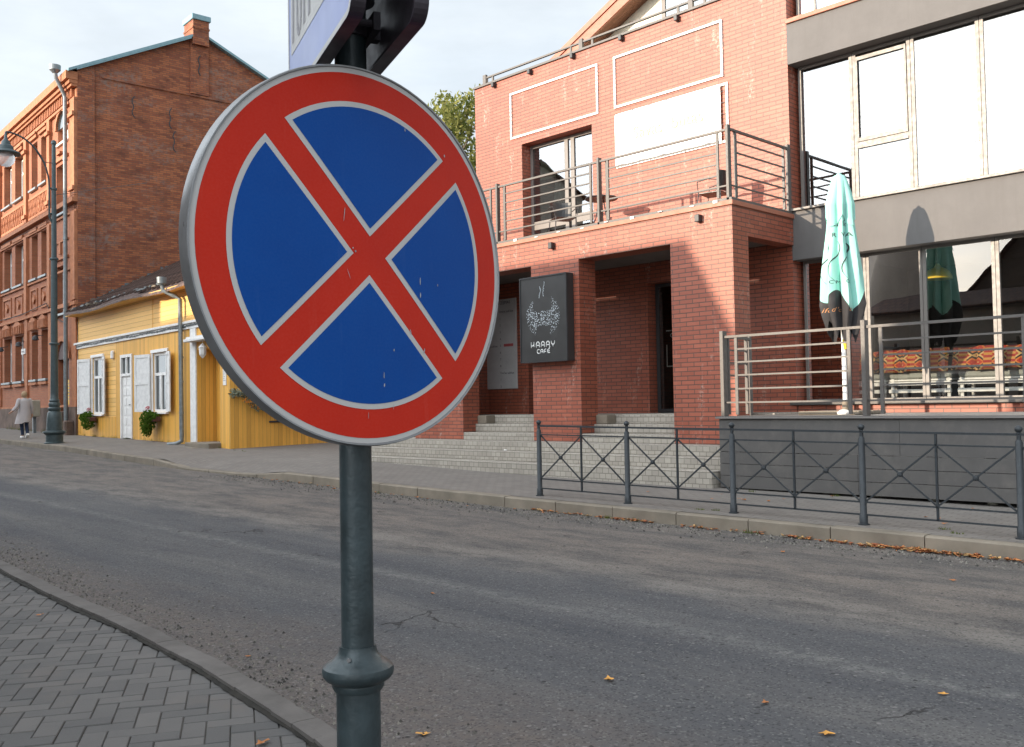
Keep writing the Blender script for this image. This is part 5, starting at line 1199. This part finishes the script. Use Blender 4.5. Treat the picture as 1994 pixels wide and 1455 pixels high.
# ------------------------------------------------------------------ person walking away
PZ = FP(-36.4, 11.45)
FPn = Matrix.Translation((-36.4, 11.45, PZ)) @ Matrix.Rotation(R(86), 4, 'Z')     # local +y is the walking direction
pv = [(0, 0, .92), (0, 0, 1.08), (0, .01, 1.28), (0, .0, 1.38), (0, .015, 1.44), (0, .03, 1.53), (0, .03, 1.60)]
pe = [(0, 1), (1, 2), (2, 3), (3, 4), (4, 5), (5, 6)]; prad = [(.14, .11), (.13, .10), (.15, .10), (.11, .08), (.048, .048), (.075, .088), (.055, .065)]
def chain(start, pts, rs):
    p = start
    for q, r_ in zip(pts, rs): pv.append(q); prad.append(r_); pe.append((p, len(pv)-1)); p = len(pv)-1
    return p
armL = [(-.17, 0, 1.36), (-.26, -.06, 1.12), (-.42, -.10, .96)]; armR = [(.17, 0, 1.36), (.24, -.02, 1.10), (.27, .10, .87)]
hl = chain(3, armL, (.05, .04, .028)); hr = chain(3, armR, (.05, .04, .028))
for hnd, base, dv in ((hl, Vector(armL[2]), Vector((-.7, -.15, -.5))), (hr, Vector(armR[2]), Vector((.08, .3, -1)))):
    dv.normalize(); sd_ = dv.cross(Vector((0, 1, 0.2))).normalized(); palm = base+dv*.06; pa = chain(hnd, [tuple(palm)], [.03])
    for k, ln in enumerate((.06, .075, .07, .055)): o0 = palm+sd_*(.012*(k-1.5))+dv*.02; chain(pa, [tuple(o0), tuple(o0+dv*ln*.5), tuple(o0+dv*ln+Vector((0, .015, 0)))], [.009, .008, .007])
    chain(pa, [tuple(palm+sd_*.03), tuple(palm+sd_*.045+dv*.035)], [.010, .008])
chain(0, [(-.08, 0, .86), (-.075, .06, .50), (-.06, -.02, .10), (-.06, .08, .04)], (.09, .055, .038, .03)); chain(0, [(.08, 0, .86), (.075, .02, .48), (.055, -.20, .16), (.055, -.14, .06)], (.09, .055, .038, .03))
pe_me = skinmesh('person', pv, pe, prad, SKIN, 1)
prs = bpy.data.objects.new('person', pe_me); COL.objects.link(prs); prs.matrix_world = FPn; tag(prs, 'person in pale grey coat and dark jeans walking away past the brick house', 'person')
def pchild(name, me):
    o = bpy.data.objects.new(name, me); COL.objects.link(o); o.parent = prs; return o
f = MB(); rows = []
for z, rx, ry, ox, oy in ((1.43, .07, .065, 0, .01), (1.40, .12, .085, 0, 0), (1.37, .185, .11, 0, 0), (1.28, .20, .125, 0, 0), (1.12, .19, .125, 0, 0), (.98, .20, .14, 0, 0), (.85, .22, .155, -.01, 0), (.72, .245, .17, -.03, -.01), (.60, .265, .18, -.05, -.02), (.57, .27, .185, -.055, -.02)):
    i = len(f.v); rows.append(i)
    for k in range(20): a = 2*math.pi*k/20; rp = 1+.05*math.cos(5*a)*(1.4-z); f.v.append((ox+rx*rp*math.cos(a), oy+ry*rp*math.sin(a), z-(.05 if z < .65 and math.cos(a) < -.3 else 0)))
for a, b in zip(rows, rows[1:]):
    for k in range(20): f.f.append((a+k, a+(k+1) % 20, b+(k+1) % 20, b+k)); f.m.append(0)
for ar in (armL, armR): f.tube([ar[0], ar[1], Vector(ar[1]).lerp(Vector(ar[2]), .9)], [.078, .066, .055], 12); f.lathe([(.02, -.075), (.07, -.03), (.08, .0), (.06, .04), (.02, .06)], ar[0], 12)
me = f.mesh('coat', COAT, True); pchild('coat', me)
f = MB(); f.tube([(-.08, 0, .80), (-.075, .06, .50), (-.06, -.02, .12)], [.09, .068, .05], 12); f.tube([(.08, 0, .80), (.075, .02, .48), (.055, -.19, .17)], [.09, .068, .05], 12); pchild('jeans', f.mesh('jeans', JEAN, True))
f = MB(); f.box(-.105, -.015, -.07, .19, 0.0, .09, 0, .03); 
f.bar((.055, -.24, .15), (.055, -.08, .035), .085, .075); pchild('shoes', f.mesh('shoes', WHITE, True))
f = MB(); f.lathe([(.01, .135), (.06, .115), (.092, .06), (.098, 0), (.085, -.06), (.05, -.10), (.03, -.11)], (0, .005, 1.535), 16, sy=1.08); pchild('hair', f.mesh('hair', HAIR, True))

# ------------------------------------------------------------------ trees
def tree(x, y, z, H, R_, lab, seed, nl=9000, ls=.10, clumps=46, grp='trees behind the buildings'):
    rnd = random.Random(seed); t_ = thing('tree', lab, 'tree', (x, y, z), group=grp)
    f = MB(); f.tube([(x, y, z-.3), (x+.1, y, z+H*.35), (x-.1, y+.1, z+H*.7), (x, y, z+H*.80)], [.28, .2, .10, .03], 10)
    cl = []
    for k in range(clumps):
        a = rnd.uniform(0, 6.28); el_ = rnd.uniform(-.6, 1); q = rnd.uniform(.45, 1); p = Vector((x+R_*q*math.cos(a)*math.cos(el_), y+R_*q*math.sin(a)*math.cos(el_), z+H*.66+H*.32*q*math.sin(el_))); cl.append((p, rnd.uniform(.5, 1.05)*R_*.27))
        b = Vector((x, y, z+H*rnd.uniform(.35, .7))); m_ = b.lerp(p, .5)+Vector((0, 0, .3)); f.tube([b, m_, p], [.07, .04, .012], 6)
    part('trunk', f, BARK, t_, True)
    f = MB()
    for p, r_ in cl: leaves(f, p, (r_, r_, r_*.72), nl//clumps, ls, seed=rnd.randint(0, 99999))
    part('crown', f, LEAF, t_, merge=False)
tree(-29.4, 24.4, .5, 15.3, 3.6, 'bushy green tree beside the sign, showing behind the red brick cafe building', 1, 7500, .11)
tree(-28.6, 28.2, .5, 14.6, 2.9, 'smaller green tree directly against the corner of the cafe building', 2, 4200, .105, 30)

# ------------------------------------------------------------------ houses across the street and one added shade block (behind the camera; they shade the street and show in the glass)
def house(lab, x0, x1, y0, y1, zb, ze, zr, wallm, gable_x=True, fly=.3):
    t_ = thing('house', lab, 'house', ((x0+x1)/2, (y0+y1)/2, zb)); ym = (y0+y1)/2; xm = (x0+x1)/2
    f = MB()
    if gable_x: f.prism([(y0, zb), (y1, zb), (y1, ze), (ym, zr-.1), (y0, ze)], x0, x1, 'x')
    else: f.prism([(x0, zb), (x1, zb), (x1, ze), (xm, zr-.1), (x0, ze)], y0, y1, 'y')
    part('wall', f, wallm, t_)
    f = MB(); sl = (zr-ze)/((y1-y0)/2 if gable_x else (x1-x0)/2)
    if gable_x:
        for s_, yy in ((-1, y0), (1, y1)): f.prism([(ym, zr), (yy+s_*fly, ze-fly*sl+.1), (yy+s_*fly, ze-fly*sl), (ym, zr-.12)], x0-.25, x1+.25, 'x')
    else:
        for s_, xx in ((-1, x0), (1, x1)): f.prism([(xm, zr), (xx+s_*fly, ze-fly*sl+.1), (xx+s_*fly, ze-fly*sl), (xm, zr-.12)], y0-.25, y1+.25, 'y')
    part('roof', f, ROOFT, t_)
    n = max(1, int((x1-x0)/2.6))
    for fl_ in range(int((ze-zb)/2.9)):
        for k in range(n):
            xc = x0+(x1-x0)*(k+.5)/n; z = zb+1.0+fl_*2.9; w = MB(); w.box(xc-.5, xc+.5, y1, y1+.04, z, z+1.4, 0, .01); w_ = part('window', w, WHITE, t_); w = MB(); w.box(xc-.43, xc+.43, y1+.041, y1+.045, z+.07, z+1.33); part('pane', w, GLASSD, w_)
    return t_
house('plaster house with a tiled roof, opposite the cafe', -37, -16.4, -10, -4, 0, 7.9, 9.15, HWALL)
house('board gabled house opposite the terrace', -13.3, -1.3, -12, -5.5, -.1, 4.9, 11.1, HWALL2, False)
house('tall plaster house opposite the brick apartment house', -62, -37.1, -12, -4.5, .3, 13.6, 15.2, HWALL)
house('low plaster shade block added at the near pavement, unseen beyond the left picture edge', -14.6, -9.5, -3.6, -1.2, -.1, 4.4, 4.95, HWALL)  # unseen block, added to keep the sun off the deck skirt

# ------------------------------------------------------------------ litter of leaves, gravel, grass
random.seed(33)
def leafshape(mb, x, y, z, s, mi=0, flat=.35, a=None):
    a = random.uniform(0, 6.28) if a is None else a; n_ = 9; pts = []; tl = random.uniform(-flat, flat); t2 = random.uniform(-flat, flat)
    for k in range(n_):
        b = 2*math.pi*k/n_; r_ = s*(1 if k % 2 == 0 else .5)*random.uniform(.8, 1.15); u, v_ = r_*math.cos(b)*1.1, r_*math.sin(b)*.8
        pts.append((x+u*math.cos(a)-v_*math.sin(a), y+u*math.sin(a)+v_*math.cos(a), z+.004+abs(u*tl+v_*t2)+random.uniform(0, s*.2)))
    c = (x, y, z+.003)
    for k in range(n_): mb.face([c, pts[k], pts[(k+1) % n_]], mi)
f = MB()
def drift(x0, x1, n, w):
    for k in range(n):
        x = random.uniform(x0, x1); y = YK(x)-abs(random.gauss(0, w))-.02; leafshape(f, x, y, ROADZ(x, y)+random.uniform(0, .02), random.uniform(.02, .042), random.choice((0, 0, 1, 2)), .5)
drift(-9.4, -8.3, 30, .04); drift(-8.2, -7.3, 55, .05); drift(-6.9, -5.6, 30, .06); drift(-5.5, -4.3, 60, .06); drift(-4.6, -3.9, 110, .09); drift(-4.1, -1.5, 230, .07); drift(-17, -9, 40, .15); drift(-2, 3, 120, .08)
for k in range(24): x = random.uniform(-9.5, -3); y = random.uniform(10.2, 12.1); leafshape(f, x, y, FP(x, y)+.004, random.uniform(.02, .035), 0)
struct('leaf_litter', f, [LEAFB, PM('rust_leaf', (.26, .075, .03), .8, var=.4), PM('pale_leaf', (.45, .27, .11), .8, var=.3)], 'stuff', label='dry brown leaves drifted along the kerb', merge=False)
f = MB()
for k in range(2600):
    x = random.uniform(-13, -1.2); y = YN(x)+.02+abs(random.gauss(0, .22)); z = ROADZ(x, y); s_ = random.choice((.004, .006, .009, .013)); i = len(f.v)
    f.v += [(x-s_, y, z), (x+s_*.8, y-s_, z), (x+s_*.5, y+s_, z), (x, y, z+s_*1.1)]; f.f += [(i, i+1, i+3), (i+1, i+2, i+3), (i+2, i, i+3)]; f.m += [0]*3
for k in range(3200):
    x = random.uniform(-18, -1.5); y = YK(x)-.02-abs(random.gauss(0, .38)); z = ROADZ(x, y); s_ = random.choice((.005, .008, .012, .017)); i = len(f.v)
    f.v += [(x-s_, y, z), (x+s_*.8, y-s_, z), (x+s_*.5, y+s_, z), (x, y, z+s_*1.1)]; f.f += [(i, i+1, i+3), (i+1, i+2, i+3), (i+2, i, i+3)]; f.m += [0]*3
struct('gravel', f, leaf_mat('loose_gravel', (.05, .048, .045), (.26, .24, .21), 0), 'stuff', label='loose gravel along both kerbs', merge=False)
f = MB()
def tuft(x, y, z, n, h):
    for k in range(n):
        a = random.uniform(0, 6.28); hh = h*random.uniform(.4, 1); dx, dy = random.uniform(-.06, .06), random.uniform(-.03, .03); l_ = random.uniform(0, .5)*hh
        f.face([(x+dx-.004, y+dy, z), (x+dx+.004, y+dy, z), (x+dx+l_*math.cos(a), y+dy+l_*math.sin(a), z+hh)])
for x, n in ((-8.05, 26), (-7.6, 20), (-6.0, 20), (-5.9, 16), (-4.05, 30), (-3.7, 16), (-13.0, 14), (-5.3, 10)): tuft(x, YK(x)-.03, ROADZ(x, YK(x)-.03), n, .06)
for k in range(40): x = -24-random.uniform(0, 13); y = 12.50+.07*(-24-x)-.04; tuft(x, y, FP(x, y), 10, .12)
for k in range(30): x = -38-random.uniform(0, 9); y = 12.50+.07*(-24-x)-.2; tuft(x, y, FP(x, y), 14, .22)
for x, y in ((-6.9, 9.95), (-6.7, 10.0), (-4.0, 10.1), (-3.8, 9.9), (-22.9, 12.3), (-22.5, 12.3), (-22.2, 12.2), (-7.4, 11.95), (-6.2, 12.1)): tuft(x, y, FP(x, y), 20, .035)
struct('grass', f, leaf_mat('grass_blades', (.05, .07, .015), (.15, .17, .05), .2), 'stuff', label='short grass tufts along kerbs and wall feet', merge=False)
def one_leaf(px, py, s, lab, mat=LEAFY, near=False, zf=ROADZ):
    d_ = fw+rr*((px-997)/F_PX)-uu*((py-727.5)/F_PX); z = 0.
    for _ in range(8): p = CAM+d_*((z-CAM.z)/d_.z); z = zf(p.x, p.y)
    f = MB(); leafshape(f, p.x, p.y, z+.002, s, 0, .25); single('fallen_leaf', f, mat, lab, 'leaf', tuple(p), group='fallen leaves on the street', merge=False)
one_leaf(1186, 1326, .042, 'curled yellow leaf lying alone on the asphalt right of the sign pole')
one_leaf(826, 1432, .035, 'yellow leaf on the asphalt just right of the pole foot')
one_leaf(842, 1157, .030, 'small brown leaf on the road left of the middle', LEAFB)
one_leaf(1491, 1371, .026, 'reddish brown leaf near the bottom of the road', LEAFB)
one_leaf(1836, 1354, .028, 'pale yellow leaf on the road at the lower right')
one_leaf(1610, 1432, .034, 'thin yellow leaf at the bottom right edge of the road')
one_leaf(78, 1199, .035, 'dull brown leaf on the herringbone pavement at the left', LEAFB, zf=lambda x, y: NP(x)-.018)
one_leaf(1524, 1076, .038, 'brown leaf on the road just below the kerb and railing', LEAFB)
one_leaf(1856, 1132, .034, 'brown leaf lying off the leaf drift at the right', LEAFB)
one_leaf(483, 1280, .024, 'tiny red brown leaf in the gravel beside the near kerb', LEAFB)
one_leaf(510, 1450, .04, 'rust coloured leaf on the pavement at the bottom edge', LEAFB, zf=lambda x, y: NP(x)-.018)
one_leaf(562, 928, .05, 'orange leaf by the far kerb left of the pole', LEAFY)
for o in COL.objects:
    if '_b' in o: del o['_b']
